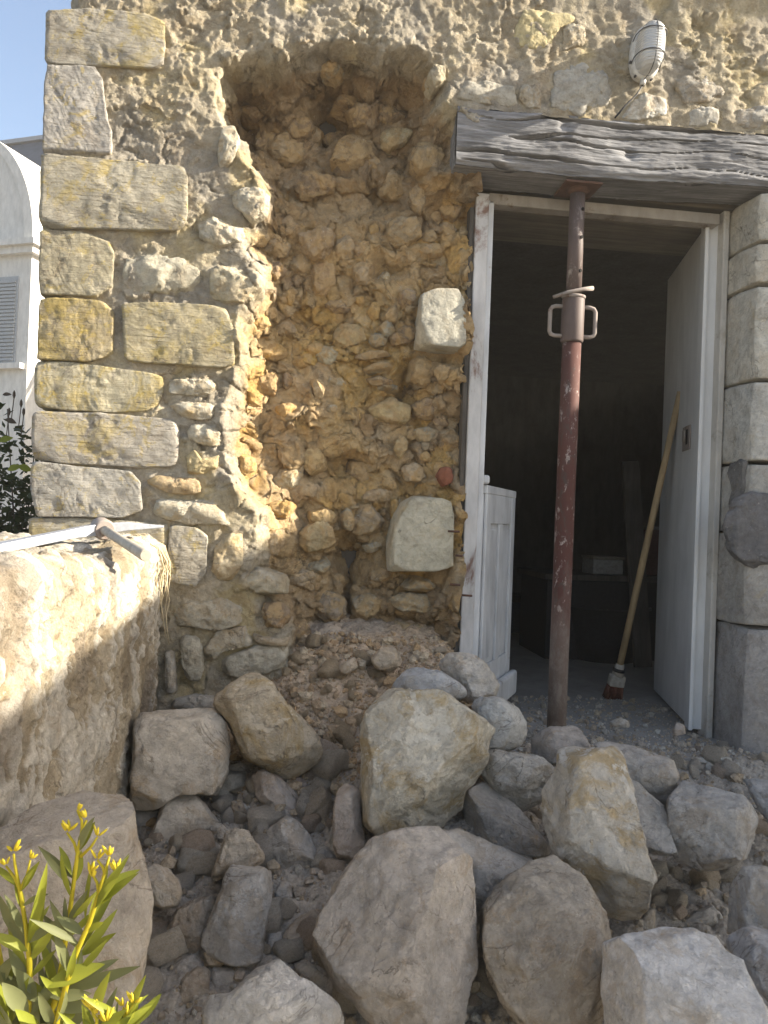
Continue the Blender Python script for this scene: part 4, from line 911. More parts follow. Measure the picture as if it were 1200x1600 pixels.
rock(Zd([(440,1130),(530,1100),(620,1090),(700,1065),(840,1065),(900,1090),(950,1100),(1000,1170),(1070,1210),(1100,1280),(1150,1380),(1200,1500),(1220,1620),(840,1720),(460,1650),(445,1420),(440,1240)]), (0.48,0.465,0.44), 'white freshly broken block with an ochre left edge lying in front', d=1.14, k=0.35, planes=[(0.18,0.62,0.76,0.60),(-0.85,-0.15,0.5,0.80),(-0.5,-0.55,0.68,0.74)], ncut=0, n=42, rough=0.018)
rock(Zd([(890,870),(940,850),(980,880),(1020,900),(1010,980),(960,960),(900,900)]), GRY, 'small grey stone left of the blocky dull stone', n=16)
rock(Zd([(780,1040),(850,980),(930,940),(990,1000),(990,1060),(900,1090),(860,1075),(790,1070)]), GRY, 'dusty stone just behind the upper edge of the white broken block', n=18)
rock(Zd([(730,900),(800,870),(880,880),(900,930),(840,970),(760,970)]), (0.31,0.285,0.25), 'dark rounded stone sunk in grit right of the tall split stone', n=16)
rock(Zd([(870,790),(920,770),(980,800),(960,850),(890,860)]), GRY, 'small stone tucked under the heavy grey block', n=14)
rock(Zd([(580,1050),(640,960),(670,960),(672,1060),(610,1080)]), BGE, 'little wedge at the foot of the tall split stone', n=14)
rock(Zd([(1085,345),(1200,350),(1320,390),(1320,620),(1220,570),(1150,480)]), (0.30,0.285,0.265), 'dusty kerb stone beside the heavy grey block under the right jamb', n=24, d=1.84, k=0.35, planes=[(0,0.85,0.5,0.7)], ncut=0)
rock(Zd([(990,320),(1030,290),(1075,310),(1060,350),(1000,345)]), (0.44,0.37,0.28), 'small cream stone at the edge of the step below the right jamb', n=14)
rock(Zd([(880,255),(930,230),(975,250),(965,295),(900,295)]), GRY, 'small grey stone resting on the step before the right jamb', n=14)
rock(Zd([(750,125),(770,85),(810,100),(812,140),(760,150)]), PNK, 'pebble-like stone on the floor beside the tall door leaf', n=14, d=2.43)
rock(Zd([(455,85),(510,62),(562,90),(545,112),(480,108)]), GRY, 'flat stone on the dusty floor in front of the broom', n=14, d=2.52)
rock(Z4([(838,600),(870,555),(930,560),(958,610),(920,650),(860,640)]), CL, 'blocky earthy stone on the debris at the foot of the hole', n=18, d=2.24)
rock(Z4([(715,625),(780,590),(790,630),(750,660),(720,650)]), CL, 'little brown shard on the debris at the foot of the hole', n=12, d=2.22)
# large squared block beside the plant
rock(Ze([(-140,470),(10,360),(220,185),(420,110),(620,50),(810,35),(840,70),(855,180),(890,400),(930,600),(970,800),(965,1000),(940,1220),(900,1450),(880,1650),(400,1800),(-140,1700)]), (0.36,0.31,0.245), 'large squared block standing upright behind the yellow-green plant', d=0.93, k=0.22, planes=[(-0.12,0.80,0.58,0.70),(0.80,0.05,0.6,0.80),(0.1,-0.1,1.0,0.90)], ncut=0, n=44, T=0.62, rough=0.014, name='squared_block_of_stone')

# ---- small loose stones: shared meshes, one object each
def small_mesh(seed, n=8):
    rg = random.Random(seed); th = np.linspace(0, 2*math.pi, 8)[:-1]
    P2 = np.array([(rg.uniform(0.75, 1.15)*math.cos(t), rg.uniform(0.6, 1.0)*math.sin(t)) for t in th])
    return stone_mesh('loose_stone', P2, rg.uniform(0.5, 0.8), 0.25, n, seed, np.array([1., 0, 0]), np.array([0, 1., 0]), np.array([0, 0, 1.]), (), 9, 0.02, 0.60, 0.9, -0.9, 4)
SM = [small_mesh(3000+i) for i in range(10)]
for m_ in SM: m_.materials.append(M_rock)
def in_poly(P, x, y):
    ins = False
    for i in range(len(P)):
        (x1, y1), (x2, y2) = P[i], P[(i+1) % len(P)]
        if (y1 > y) != (y2 > y) and x < (x2-x1)*(y-y1)/(y2-y1)+x1: ins = not ins
    return ins
rg = random.Random(77)
SMALLC = [BGE, BGE, PNK, GRY, (0.46, 0.41, 0.34), (0.43, 0.36, 0.27), (0.47, 0.44, 0.38)]
placed = 0; tries = 0
while placed < 285 and tries < 14000:
    tries += 1
    px, py = rg.uniform(205, 1195), rg.uniform(1010, 1595)
    if px > 770 and py < 1100: continue
    if px < 240 and py < 1260: continue
    if py < 1110 and (px < 440 or px > 720): continue
    if any(in_poly(P, px, py) for P, d in TRACED): continue
    t = heap_hit(px, py); p = CAM+ray(px, py)*t
    floor_ = p[1] > -0.05 and p[0] > 0.58
    if p[1] > 0.1 and not floor_: continue
    s = (0.009, 0.009, 0.014, 0.014, 0.020, 0.027)[rg.randrange(6)]*rg.uniform(0.8, 1.5)
    if not floor_ and py > 1150: s *= 1.25
    if floor_: s *= 0.55; 
    o = bpy.data.objects.new('loose_stone', rg.choice(SM)); COL.objects.link(o)
    zb_ = 0.0 if floor_ else float(heap(np.array([p[0]]), np.array([p[1]]))[0])
    o.location = (p[0], p[1], zb_+s*0.30); o.scale = (s*rg.uniform(0.85, 1.3), s*rg.uniform(0.85, 1.3), s*rg.uniform(0.7, 1.1))
    o.rotation_euler = (rg.uniform(-0.7, 0.7), rg.uniform(-0.7, 0.7), rg.uniform(0, 6.28))
    c = rg.choice(SMALLC); c = CL if (py < 1180 and px < 640) else c
    o.color = hexc([min(v*1.12, 0.6) for v in c])
    tag(o, 'small loose broken stone among the rubble and crumbled mortar', 'stone', 'small loose stones in the rubble'); placed += 1
# ---- grit: far too many to count
def grit():
    ph = (1+5**0.5)/2
    iv = np.array([(-1,ph,0),(1,ph,0),(-1,-ph,0),(1,-ph,0),(0,-1,ph),(0,1,ph),(0,-1,-ph),(0,1,-ph),(ph,0,-1),(ph,0,1),(-ph,0,-1),(-ph,0,1)])/1.9
    it = np.array([(0,11,5),(0,5,1),(0,1,7),(0,7,10),(0,10,11),(1,5,9),(5,11,4),(11,10,2),(10,7,6),(7,1,8),(3,9,4),(3,4,2),(3,2,6),(3,6,8),(3,8,9),(4,9,5),(2,4,11),(6,2,10),(8,6,7),(9,8,1)])
    r = np.random.default_rng(5); N = 17000
    x = r.uniform(-0.34, 2.0, N); y = r.uniform(-1.45, 0.14, N)
    extra = 2600; x[:extra] = r.uniform(0.62, 1.50, extra); y[:extra] = -0.05+0.8*r.random(extra)**1.6
    ex2 = slice(2600, 5200); x[ex2] = r.uniform(-0.1, 0.58, 2600); y[ex2] = r.uniform(-0.4, 0.15, 2600)
    s = 0.0030*(1-r.random(N))**(-0.46); s = np.clip(s, 0.0030, 0.020)
    fl = (x > 0.585) & (y > -0.05); s = np.where(fl, s*0.7, s)
    drop = (y > 0.0) & (x < 0.585) & (x < -0.02)
    z = np.where(fl, 0.0, heap(x, y))
    Vs = iv[None]*(1+r.uniform(-0.35, 0.35, (N, 12, 1)))*r.uniform(0.6, 1.25, (N, 1, 3))*s[:, None, None]
    Vs = Vs+np.stack([x, y, z+s*0.3], 1)[:, None]
    ok = ~drop; Vs = Vs[ok]; N = len(Vs)
    F = (it[None]+(np.arange(N)*12)[:, None, None]).reshape(-1, 3)
    me = mesh_np('grit', Vs.reshape(-1, 3), F, smooth=False)
    base = np.array([(0.46,0.41,0.34),(0.42,0.36,0.29),(0.46,0.37,0.26),(0.50,0.47,0.41),(0.38,0.31,0.23)])
    c = base[r.integers(0, 5, N)]; c = np.where(((x[ok] < 0.58) & (y[ok] > -0.4))[:, None], c*np.array([1.05, 0.92, 0.75]), c)
    vcol(me, np.repeat(c, 12, 0))
    return tag(link('grit', me, M_earth), 'fine grit and chips strewn over the heap and doorway floor', 'grit', kind='stuff')
grit()

# ================================================================== THINGS IN THE DOORWAY
def at(px, py, y): return Vector(on_y(px, py, y))
# ---- adjustable steel prop
pb = Vector(on_y(869, 1140, 0.075)); pb.z = 0.0
ptp = Vector(on_y(903, 292, 0.075)); ptp.z = 1.797
pr = empty('steel_prop', pb); tag(pr, 'rusty red adjustable steel prop holding up the oak lintel in the doorway', 'prop')
ax = (ptp-pb)
def pp(t): return pb+ax*t
tc = 1-(525-292)/848.0*1.0       # collar foot
t0, t1 = 0.722, 0.795
MB().tube([pp(0.006), pp(0.30), pp(0.5), pp(t0)], 0.0302, 20).build('outer_tube', M_propm, pr)
slv = MB().tube([pp(t0-0.004), pp(t0), pp(t1), pp(t1+0.003)], [0.034, 0.036, 0.036, 0.034], 20).build('collar', M_prop2, pr)
MB().tube([pp(t1), pp(0.9), pp(0.994)], 0.0245, 20).build('inner_tube', M_prop2, pr)
for s in (-1, 1):
    a = pp(t0+0.008); b = pp(t1-0.012); X = Vector((0.998, -0.06, 0))*s
    pts = [a+X*0.03, a+X*0.058, a+X*0.070+(b-a)*0.05, a+X*0.074+(b-a)*0.14, a+X*0.074+(b-a)*0.86, a+X*0.068+(b-a)*0.96, b+X*0.056, b+X*0.03]
    MB().tube(pts, 0.0068, 10).build('collar_handle', M_dusty, pr)
c_ = pp(t1+0.006)
ring = [c_+Vector((0.033*math.cos(a), 0.033*math.sin(a), 0.004*math.sin(a))) for a in np.linspace(0, 6.3, 22)]
MB().tube(ring, 0.006, 8).build('locking_ring', M_dusty, pr)
MB().tube([c_+Vector((-0.075, -0.02, -0.012)), c_+Vector((-0.03, -0.032, 0.004)), c_+Vector((0.02, -0.03, 0.018)), c_+Vector((0.055, -0.02, 0.026))], [0.006, 0.0065, 0.0065, 0.008], 8).build('locking_pin', M_dusty, pr)
axn = ax.normalized()
for t in (0.845, 0.905, 0.955):
    q = pp(t)+Vector((0.010, -0.0205, 0)); MB().tube([q, q+Vector((0.0016, -0.004, 0))], 0.0055, 10).build('pin_hole', M_hole, pr)
MB().box((-0.06, -0.06, 1.783), (0.06, 0.06, 1.791), None, (ptp.x, ptp.y, 0)).build('head_plate', M_rust, pr, bevel=0.002)
MB().tube([pp(0.985), (ptp.x, ptp.y, 1.783)], [0.026, 0.04], 16).build('head_gusset', M_rust, pr)
MB().box((-0.06, -0.06, 0.0), (0.06, 0.06, 0.007), None, (pb.x, pb.y, 0)).build('base_plate', M_rust, pr, bevel=0.002)

# ---- broom leaning on the tall leaf
bf = Vector(on_y(957, 1097, 0.62)); 
t_ = (0.0-CAM[2])/ray(957, 1092)[2]; bf = Vector(CAM+ray(957, 1092)*t_)
btop = Vector(at_depth(1063, 612, 3.0))
br = empty('broom', bf); tag(br, 'wooden broom with red-brown bristles leaning against the tall white door leaf', 'broom')
dirb = (btop-bf).normalized(); side = dirb.cross(Vector((0, 1, 0))).normalized(); fwd = side.cross(dirb)
MB().tube([bf+dirb*0.10, bf+dirb*0.5, btop], [0.0135, 0.0135, 0.0125], 14).build('handle', M_handle, br)
Rb = Matrix((side, fwd, dirb)).transposed()
MB().box((-0.032, -0.02, 0.055), (0.032, 0.02, 0.105), Rb, bf).build('broom_head', M_socket, br, bevel=0.008)
MB().tube([bf+dirb*0.10, bf+dirb*0.15], [0.024, 0.017], 12).build('socket', M_socket, br)
MB().tube([bf+dirb*0.118, bf+dirb*0.132], [0.0245, 0.0235], 12).build('band', M_black, br)
rb = random.Random(4); bm_ = MB()
for i in range(150):
    a = bf+side*rb.uniform(-0.030, 0.030)+fwd*rb.uniform(-0.017, 0.017)+dirb*0.058
    e = a-dirb*rb.uniform(0.052, 0.062)+side*(a-bf).dot(side)*0.25+fwd*(a-bf).dot(fwd)*0.4; e.z = max(e.z, 0.002)
    bm_.tube([a, e], [0.0022, 0.0012], 5)
bm_.build('bristles', M_bristle, br)

# ---- tub of laths and debris, board, boxes in the dark room
def floor_pt(px, py):
    t = (0.0-CAM[2])/ray(px, py)[2]; return Vector(CAM+ray(px, py)*t)
tb = floor_pt(957, 1035); tb.y += 0.12
tub = empty('rubble_tub', tb); tag(tub, 'black builder\'s tub full of laths and debris behind the broom', 'tub')
prof = [(0.0, 0.0), (0.17, 0.0), (0.20, 0.12), (0.225, 0.27), (0.24, 0.275), (0.238, 0.285), (0.215, 0.278), (0.20, 0.2), (0.0, 0.2)]
n = 32; V = []; F = []
for r, z in prof:
    for k in range(n): V.append((tb.x+r*math.cos(2*math.pi*k/n), tb.y+r*math.sin(2*math.pi*k/n), z+0.001))
for i in range(len(prof)-1):
    for k in range(n): F.append((i*n+k, i*n+(k+1) % n, (i+1)*n+(k+1) % n, (i+1)*n+k))
m = MB(); m.add(V, F, True); m.build('tub_body', M_black, tub)
rb = random.Random(9)
for i in range(26):
    a = rb.uniform(0, 6.28); r0 = rb.uniform(0, 0.12); L = rb.uniform(0.08, 0.2)
    p = Vector((tb.x+r0*math.cos(a), tb.y+r0*math.sin(a), 0.215+rb.uniform(0, 0.05))); d = Vector((rb.uniform(-1, 1), rb.uniform(-1, 1), rb.uniform(0.05, 0.5))).normalized()
    m = MB(); m.tube([p-d*L*0.5, p+d*L*0.5], rb.uniform(0.004, 0.010), 6); o = m.build('lath', M_stick, tub)
pa = floor_pt(1022, 1050)
m = MB(); Rl = Matrix.Rotation(R(-5), 3, 'X') @ Matrix.Rotation(R(-3.5), 3, 'Y'); m.box((-0.045, -0.012, 0), (0.045, 0.012, 1.05), Rl, (pa.x-0.01, pa.y+0.10, 0.004)); o = m.build('plank', M_darkwood, None, (pa.x-0.01, pa.y+0.10, 0.004), bevel=0.002)
tag(o, 'dark plank leaning upright behind the tall white door leaf', 'plank')
def room_box(name, lo, hi, mat, label, cat, parts=()):
    e = empty(name, ((lo[0]+hi[0])/2, (lo[1]+hi[1])/2, lo[2])); tag(e, label, cat)
    MB().box(lo, hi).build('body', mat, e, bevel=0.006)
    for nm, a, b, mt in parts: MB().box(a, b).build(nm, mt, e, bevel=0.003)
    return e
q = Vector(on_y(937, 900, 1.75))
room_box('crate', (q.x-0.35, 1.6, 0.0), (q.x+0.45, 2.05, 0.42), M_black, 'dark crate standing in the room behind the tub of debris', 'crate', [('lid', (q.x-0.37, 1.58, 0.421), (q.x+0.47, 2.07, 0.45), M_darkwood)])
room_box('storage_box', (q.x-0.085, 1.64, 0.452), (q.x+0.085, 1.80, 0.53), M_box, 'pale box sitting on the dark crate in the room', 'box', [('lid', (q.x-0.09, 1.635, 0.531), (q.x+0.09, 1.805, 0.548), M_stick)])
room_box('stacked_box', (q.x+0.22, 1.66, 0.452), (q.x+0.42, 1.86, 0.70), flat('red_box', (0.12, 0.05, 0.045)), 'dull red box on the right end of the dark crate', 'box', [('lid', (q.x+0.215, 1.655, 0.701), (q.x+0.425, 1.865, 0.72), M_box)])
q2 = floor_pt(835, 990)
room_box('tool_box', (q2.x-0.22, q2.y, 0.0), (q2.x+0.08, q2.y+0.25, 0.20), flat('blue_box', (0.04, 0.05, 0.08)), 'low dark blue toolbox on the floor behind the half door', 'box', [('lid', (q2.x-0.23, q2.y-0.01, 0.201), (q2.x+0.09, q2.y+0.26, 0.24), M_black)])

# ---- bulkhead lamp above the lintel
lc = Vector(on_y(1006, 88, -0.012)); lp = empty('bulkhead_lamp', lc); tag(lp, 'oval glass bulkhead lamp in a wire cage on the wall above the lintel', 'lamp')
kl = NT('ribbed_lamp_glass'); kl.b.inputs['Base Color'].default_value = (0.58, 0.59, 0.59, 1); kl.b.inputs['Roughness'].default_value = 0.18
kl.b.inputs['Specular IOR Level'].default_value = 0.5; kl.b.inputs['Transmission Weight'].default_value = 0.35; kl.b.inputs['Coat Weight'].default_value = 0.5
kl.l(kl.bump(kl.wave(kl.mapping((1, 1, 1), (0, R(90), 0)), 38, 0.0, 0, 0), 0.002, 0.6), kl.b.inputs['Normal'])
M_glass = kl.m; M_lampbase = flat('aged_lamp_base', (0.52, 0.51, 0.48), 0.5)
Rl_ = Matrix.Rotation(R(2.5), 3, 'Y') @ Matrix.Diagonal((0.86, 0.86, 0.86))
def oval(a, b, y, n=36, pw=2.6):
    out = []
    for k in range(n):
        t = 2*math.pi*k/n; c, s = math.cos(t), math.sin(t)
        out.append(Vector((a*math.copysign(abs(c)**(2/pw), c), y, b*math.copysign(abs(s)**(2/pw), s))))
    return out
def loft(rings, mat, name, cap=True):
    m = MB(); V = []; F = []; n = len(rings[0])
    for r in rings: V += [lc+Rl_ @ p for p in r]
    for i in range(len(rings)-1):
        for k in range(n): F.append((i*n+k, i*n+(k+1) % n, (i+1)*n+(k+1) % n, (i+1)*n+k))
    if cap: F.append(tuple((len(rings)-1)*n+k for k in range(n)))
    m.add(V, F, True); return m.build(name, mat, lp)
loft([oval(0.052, 0.093, 0.012), oval(0.054, 0.095, 0.0), oval(0.054, 0.095, -0.022), oval(0.049, 0.09, -0.026)], M_lampbase, 'base')
loft([oval(0.047, 0.087, -0.026), oval(0.047, 0.087, -0.055), oval(0.044, 0.083, -0.078), oval(0.035, 0.072, -0.094), oval(0.018, 0.05, -0.102), oval(0.004, 0.02, -0.104)], M_glass, 'glass_cover')
cage = MB()
def cg(pts): cage.tube([lc+Rl_ @ Vector(p) for p in pts], 0.0017, 6)
for z in (-0.035, 0.045):
    cg([(-0.054, -0.02, z-0.012)]+[(0.053*math.cos(t)*-1, -0.03-0.078*math.sin(t)**0.7, z) for t in np.linspace(0.05, math.pi-0.05, 16)]+[(0.054, -0.02, z-0.012)])
cg([(0.0, -0.02, 0.097)]+[(0.0, -0.03-0.08*math.sin(t)**0.6, 0.096*math.cos(t)) for t in np.linspace(0.05, math.pi-0.05, 20)]+[(0.0, -0.02, -0.097)])
cage.build('wire_cage', M_wire, lp)
for sx, sz in ((-1, -0.04), (1, 0.0), (-0.6, -0.088), (0.5, -0.09)):
    p = lc+Rl_ @ Vector((0.056*sx, -0.012, sz)); MB().tube([p, p+Vector((0, -0.006, 0))], 0.004, 10).build('screw', M_iron, lp)
g = lc+Rl_ @ Vector((0, -0.012, -0.094)); MB().tube([g, g+Vector((-0.003, 0.0, -0.018))], [0.010, 0.008], 12).build('cable_gland', M_lampbase, lp)
g2 = g+Vector((-0.003, 0, -0.018)); e2 = Vector(on_y(961, 184, -0.03))
MB().tube([g2, g2*0.7+e2*0.3+Vector((0.006, -0.004, 0)), g2*0.35+e2*0.65, e2], 0.0028, 8).build('cable', M_black, lp)

# ================================================================== ON THE LOW WALL
hub = Vector(on_x(160, 826, -0.60)); hub = Vector(at_depth(160, 826, 1.93)); 
pe = Vector(at_depth(228, 868, 1.62)); ln = Vector(at_depth(-60, 868, 1.66)); lm = Vector(at_depth(108, 834, 1.86)); rn = Vector(at_depth(256, 823, 1.99))
pk = empty('pickaxe', (hub.x, hub.y, hub.z-0.03)); tag(pk, 'old pickaxe lying on top of the low rendered wall', 'pickaxe')
def flatbar(pts, ws, hs, name, mat):
    m = MB(); V = []; F = []
    for i, p in enumerate(pts):
        t = (pts[min(i+1, len(pts)-1)]-pts[max(i-1, 0)]).normalized(); sd = t.cross(Vector((0, 0, 1))).normalized(); up = sd.cross(t)
        for a, b in ((-1, -1), (1, -1), (1, 1), (-1, 1)): V.append(p+sd*a*ws[i]/2+up*b*hs[i]/2)
    for i in range(len(pts)-1):
        for k in range(4): F.append((i*4+k, i*4+(k+1) % 4, (i+1)*4+(k+1) % 4, (i+1)*4+k))
    F.append((3, 2, 1, 0)); b = (len(pts)-1)*4; F.append((b, b+1, b+2, b+3)); m.add(V, F); return m.build(name, mat, pk, bevel=0.002)
flatbar([hub, hub.lerp(lm, 0.6), lm, lm.lerp(ln, 0.5), ln], [0.034, 0.03, 0.034, 0.04, 0.045], [0.030, 0.026, 0.022, 0.022, 0.020], 'flat_arm', M_pick)
flatbar([hub, hub.lerp(rn, 0.4)+Vector((0, 0, 0.004)), rn], [0.032, 0.024, 0.006], [0.028, 0.022, 0.006], 'pointed_arm', M_pick)
dh = (pe-hub).normalized()
MB().tube([hub-dh*0.03, hub-dh*0.02, hub+dh*0.02, hub+dh*0.028], [0.022, 0.027, 0.027, 0.022], 14).build('eye', M_dusty, pk)
MB().tube([hub-dh*0.038, hub+(pe-hub)*0.5, pe-dh*0.01, pe], [0.012, 0.0115, 0.0135, 0.0115], 14).build('handle', flat('bleached_handle', (0.40, 0.36, 0.30), 0.8, 0, 0.002, 30), pk)
# dry fibres hanging over the end of the wall
rb = random.Random(12)
cd = empty('dry_creeper', (-0.36, -0.06, 0.60)); tag(cd, 'dry straw-coloured creeper stems hanging over the end of the low wall', 'creeper')
for i in range(16):
    y0 = -0.025-0.15*rb.random()**1.5; x0 = -0.56+0.1*rb.random(); L = rb.uniform(0.05, 0.36)*rb.random()**0.5
    pts = [Vector((x0, y0+0.02, 0.612)), Vector((-0.41, y0, 0.627+rb.uniform(0, 0.008))), Vector((-0.352, y0-0.004, 0.60))]
    x = -0.338; z = 0.57; y = y0
    for k in range(6):
        z -= L/6; x += rb.uniform(-0.010, 0.008); y += rb.uniform(-0.018, 0.018); pts.append(Vector((max(x, -0.346), min(y, -0.012), z)))
    MB().tube(pts, [0.0022]*(len(pts)-2)+[0.0016, 0.0008], 6).build('stem', M_straw, cd)

# ================================================================== PLANTS
def leaf_mat(name, c1, c2, trans=0.35):
    k = NT(name); n = k.noise(k.mapping((1, 1, 1), rnd=True), 20, 4, 0.6)
    c = k.mix(n, c1, c2); k.b.inputs['Roughness'].default_value = 0.5
    tr = k.n.new('ShaderNodeBsdfTranslucent'); k.l(c, tr.inputs['Color']); k.l(c, k.b.inputs['Base Color'])
    ms = k.n.new('ShaderNodeMixShader'); ms.inputs[0].default_value = trans
    k.l(k.b.outputs[0], ms.inputs[1]); k.l(tr.outputs[0], ms.inputs[2]); k.l(ms.outputs[0], k.n['Material Output'].inputs[0])
    return k.m
M_leaf = leaf_mat('fresh_leaf', (0.15, 0.19, 0.022), (0.34, 0.35, 0.045)); M_leafd = leaf_mat('grey_leaf', (0.15, 0.17, 0.07), (0.22, 0.23, 0.11)); M_stemy = leaf_mat('yellow_stem', (0.42, 0.36, 0.02), (0.50, 0.42, 0.03), 0.2); M_bud = leaf_mat('yellow_bud', (0.62, 0.50, 0.02), (0.70, 0.58, 0.06), 0.25); M_bushleaf = leaf_mat('bush_leaf', (0.035, 0.05, 0.018), (0.07, 0.085, 0.03)); M_twig = flat('twig', (0.10, 0.075, 0.055))
def leaf(p, d, L, w, up, name, mat, parent, curl=0.25):
    d = d.normalized(); sd = d.cross(up)
    if sd.length < 1e-3: sd = d.cross(Vector((1, 0, 0)))
    sd.normalize(); nn = sd.cross(d)
    prof = [(0, 0.10), (0.15, 0.55), (0.35, 0.95), (0.55, 1.0), (0.75, 0.72), (0.9, 0.36), (1.0, 0.03)]
    V = []; F = []
    for t, ww in prof:
        c = p+d*L*t-nn*curl*L*t*t
        V += [c-sd*w*ww*0.5+nn*w*0.16*ww, c, c+sd*w*ww*0.5+nn*w*0.16*ww]
    for i in range(len(prof)-1):
        a = i*3; F += [(a, a+1, a+4, a+3), (a+1, a+2, a+5, a+4)]
    m = MB(); m.add(V, F, True); return m.build(name, mat, parent)
rb = random.Random(31)
dp = 0.74
root = Vector(at_depth(70, 1720, dp+0.03)); pl_base = Vector((root.x, root.y, -0.36))
pl = empty('flowering_plant', pl_base); tag(pl, 'yellow-green budding plant with narrow leaves in front of the large squared block', 'plant')
vdir = Vector(-ray(100, 1450)).normalized(); camr = Vector(_r); camu = Vector(_u)
Zp = lambda x, y, dd=0.0: Vector(at_depth(x/4.21, 1220+y/4.21, dp+dd))
stems = [([(190,1700),(195,1200),(170,950),(130,720),(100,560),(90,480)], 0.0), ([(300,1750),(400,1250),(455,900),(510,480),(540,320),(570,260)], 0.01), ([(330,1750),(480,1180),(590,930),(650,740),(690,600),(720,500)], -0.01), ([(650,1900),(630,1700),(640,1560)], -0.05), ([(800,1900),(790,1700),(830,1540),(880,1470)], -0.04), ([(80,1800),(30,1300),(-40,900)], 0.02)]
for pts, dd in stems:
    P_ = [Zp(x, y, dd) for x, y in pts]
    r_ = np.linspace(0.0030, 0.0012, len(P_)).tolist()
    base_ = [pl_base+(P_[0]-pl_base)*0.1, P_[0]]
    MB().tube(base_+P_[1:], [0.0035, 0.0032]+r_[1:], 8).build('stem', M_stemy, pl)
def buds(x, y, dd, n_=4, s=1.0):
    c = Zp(x, y, dd)
    for i in range(n_):
        a = rb.uniform(-0.9, 0.9); d = (camu*math.cos(a)+camr*math.sin(a)+vdir*rb.uniform(-0.4, 0.5)).normalized(); L = rb.uniform(0.007, 0.013)*s
        b0 = c+d*0.002; MB().tube([b0, b0+d*L*0.35, b0+d*L*0.7, b0+d*L], [0.0009, 0.0016*s, 0.0014*s, 0.0003], 7).build('bud', M_bud, pl)
for (a, b, dd) in [((130,720),(40,560),0.0),((130,720),(200,520),0.0),((510,480),(440,340),0.01),((530,500),(640,370),0.01),((540,320),(510,200),0.01),((650,740),(600,600),-0.01),((650,760),(770,590),-0.01),((690,620),(640,520),-0.01),((800,1640),(810,1490),-0.04),((640,1640),(600,1500),-0.05)]:
    A, B = Zp(*a, dd), Zp(*b, dd); MB().tube([A, A.lerp(B, 0.5)+camr*0.002, B], [0.0016, 0.0014, 0.001], 7).build('twig', M_stemy, pl)
    buds(b[0], b[1], dd, 3, 0.85)
for x, y, dd in ((90,470,0.0),(570,250,0.01),(720,500,-0.01),(460,330,0.01),(610,640,-0.01),(760,600,-0.01),(640,1540,-0.05),(700,1590,-0.05),(830,1540,-0.04),(880,1470,-0.04),(600,1500,-0.05)): buds(x, y, dd, 4)
lv = [((180,1100),(320,560),90,0),((200,1080),(290,740),100,0),((160,1070),(-40,760),90,1),((180,1120),(-60,1000),90,0),((440,1130),(310,970),70,0),((470,620),(395,420),55,0),((480,1180),(780,640),80,0),((520,1160),(770,860),80,0),((540,1150),(760,1000),70,0),((430,1330),(780,1170),90,1),((400,1390),(920,1220),95,1),((560,920),(580,540),45,0),((440,1000),(430,760),50,1),((430,1260),(420,920),45,1),((610,1560),(680,1300),95,0),((420,1620),(510,1390),100,0),((880,1620),(1080,1380),75,0),((60,1620),(20,1430),110,0),((240,1500),(140,1600),70,1),((520,1290),(520,1060),60,1),((310,1480),(250,1150),60,1),((330,1420),(600,1400),90,1),((350,1500),(640,1480),90,1),((200,1400),(60,1100),90,1),((210,1500),(0,1260),100,1),((240,1560),(20,1480),110,1),((330,1600),(90,1380),90,1),((60,1600),(160,1330),90,0),((100,1700),(-60,1380),110,1),((350,1620),(480,1420),90,1),((300,1300),(330,900),60,1),((190,1000),(330,820),50,0),((480,900),(610,780),50,0),((550,1000),(690,930),60,0),((30,1320),(-90,1150),90,0),((520,1250),(700,1060),60,0)]
for (a, b, w, kd) in lv:
    dd = rb.uniform(-0.03, 0.04); A = Zp(a[0], a[1], dd*0.3); B = Zp(b[0], b[1], dd+rb.uniform(-0.03, 0.03))
    leaf(A, B-A, (B-A).length, w/4.21*dp/1200*0.8, (vdir+camu*rb.uniform(-0.2, 0.6)+camr*rb.uniform(-0.7, 0.7)).normalized(), 'leaf', M_leafd if kd else M_leaf, pl, rb.uniform(-0.05, 0.18))
for pts, dd in stems:
    for j in range(14):
        t = rb.uniform(0.0, 0.62)*(len(pts)-1); i = int(t); A = Zp(*pts[i], dd).lerp(Zp(*pts[i+1], dd), t-i); an = rb.choice((-1, 1))*rb.uniform(0.25, 1.1)
        leaf(A, camu*math.cos(an)+camr*math.sin(an)+vdir*rb.uniform(-0.5, 0.5), rb.uniform(0.03, 0.055), rb.uniform(0.006, 0.010), (vdir+Vector((rb.uniform(-.8, .8), 0, rb.uniform(-.3, .8)))).normalized(), 'leaf', rb.choice([M_leaf, M_leaf, M_leafd]), pl, rb.uniform(0, 0.25))
# filler foliage low down
for i in range(60):
    A = Zp(rb.uniform(-60, 420), rb.uniform(1350, 1900), rb.uniform(-0.02, 0.06)); an = rb.uniform(-1.3, 1.3)
    d = camu*math.cos(an)+camr*math.sin(an)+vdir*rb.uniform(-0.5, 0.6)
    leaf(A, d, rb.uniform(0.035, 0.06), rb.uniform(0.010, 0.017), (vdir+Vector((rb.uniform(-.6, .6), 0, rb.uniform(-.3, .8)))).normalized(), 'leaf', rb.choice([M_leaf, M_leafd, M_leafd]), pl, rb.uniform(0, 0.3))

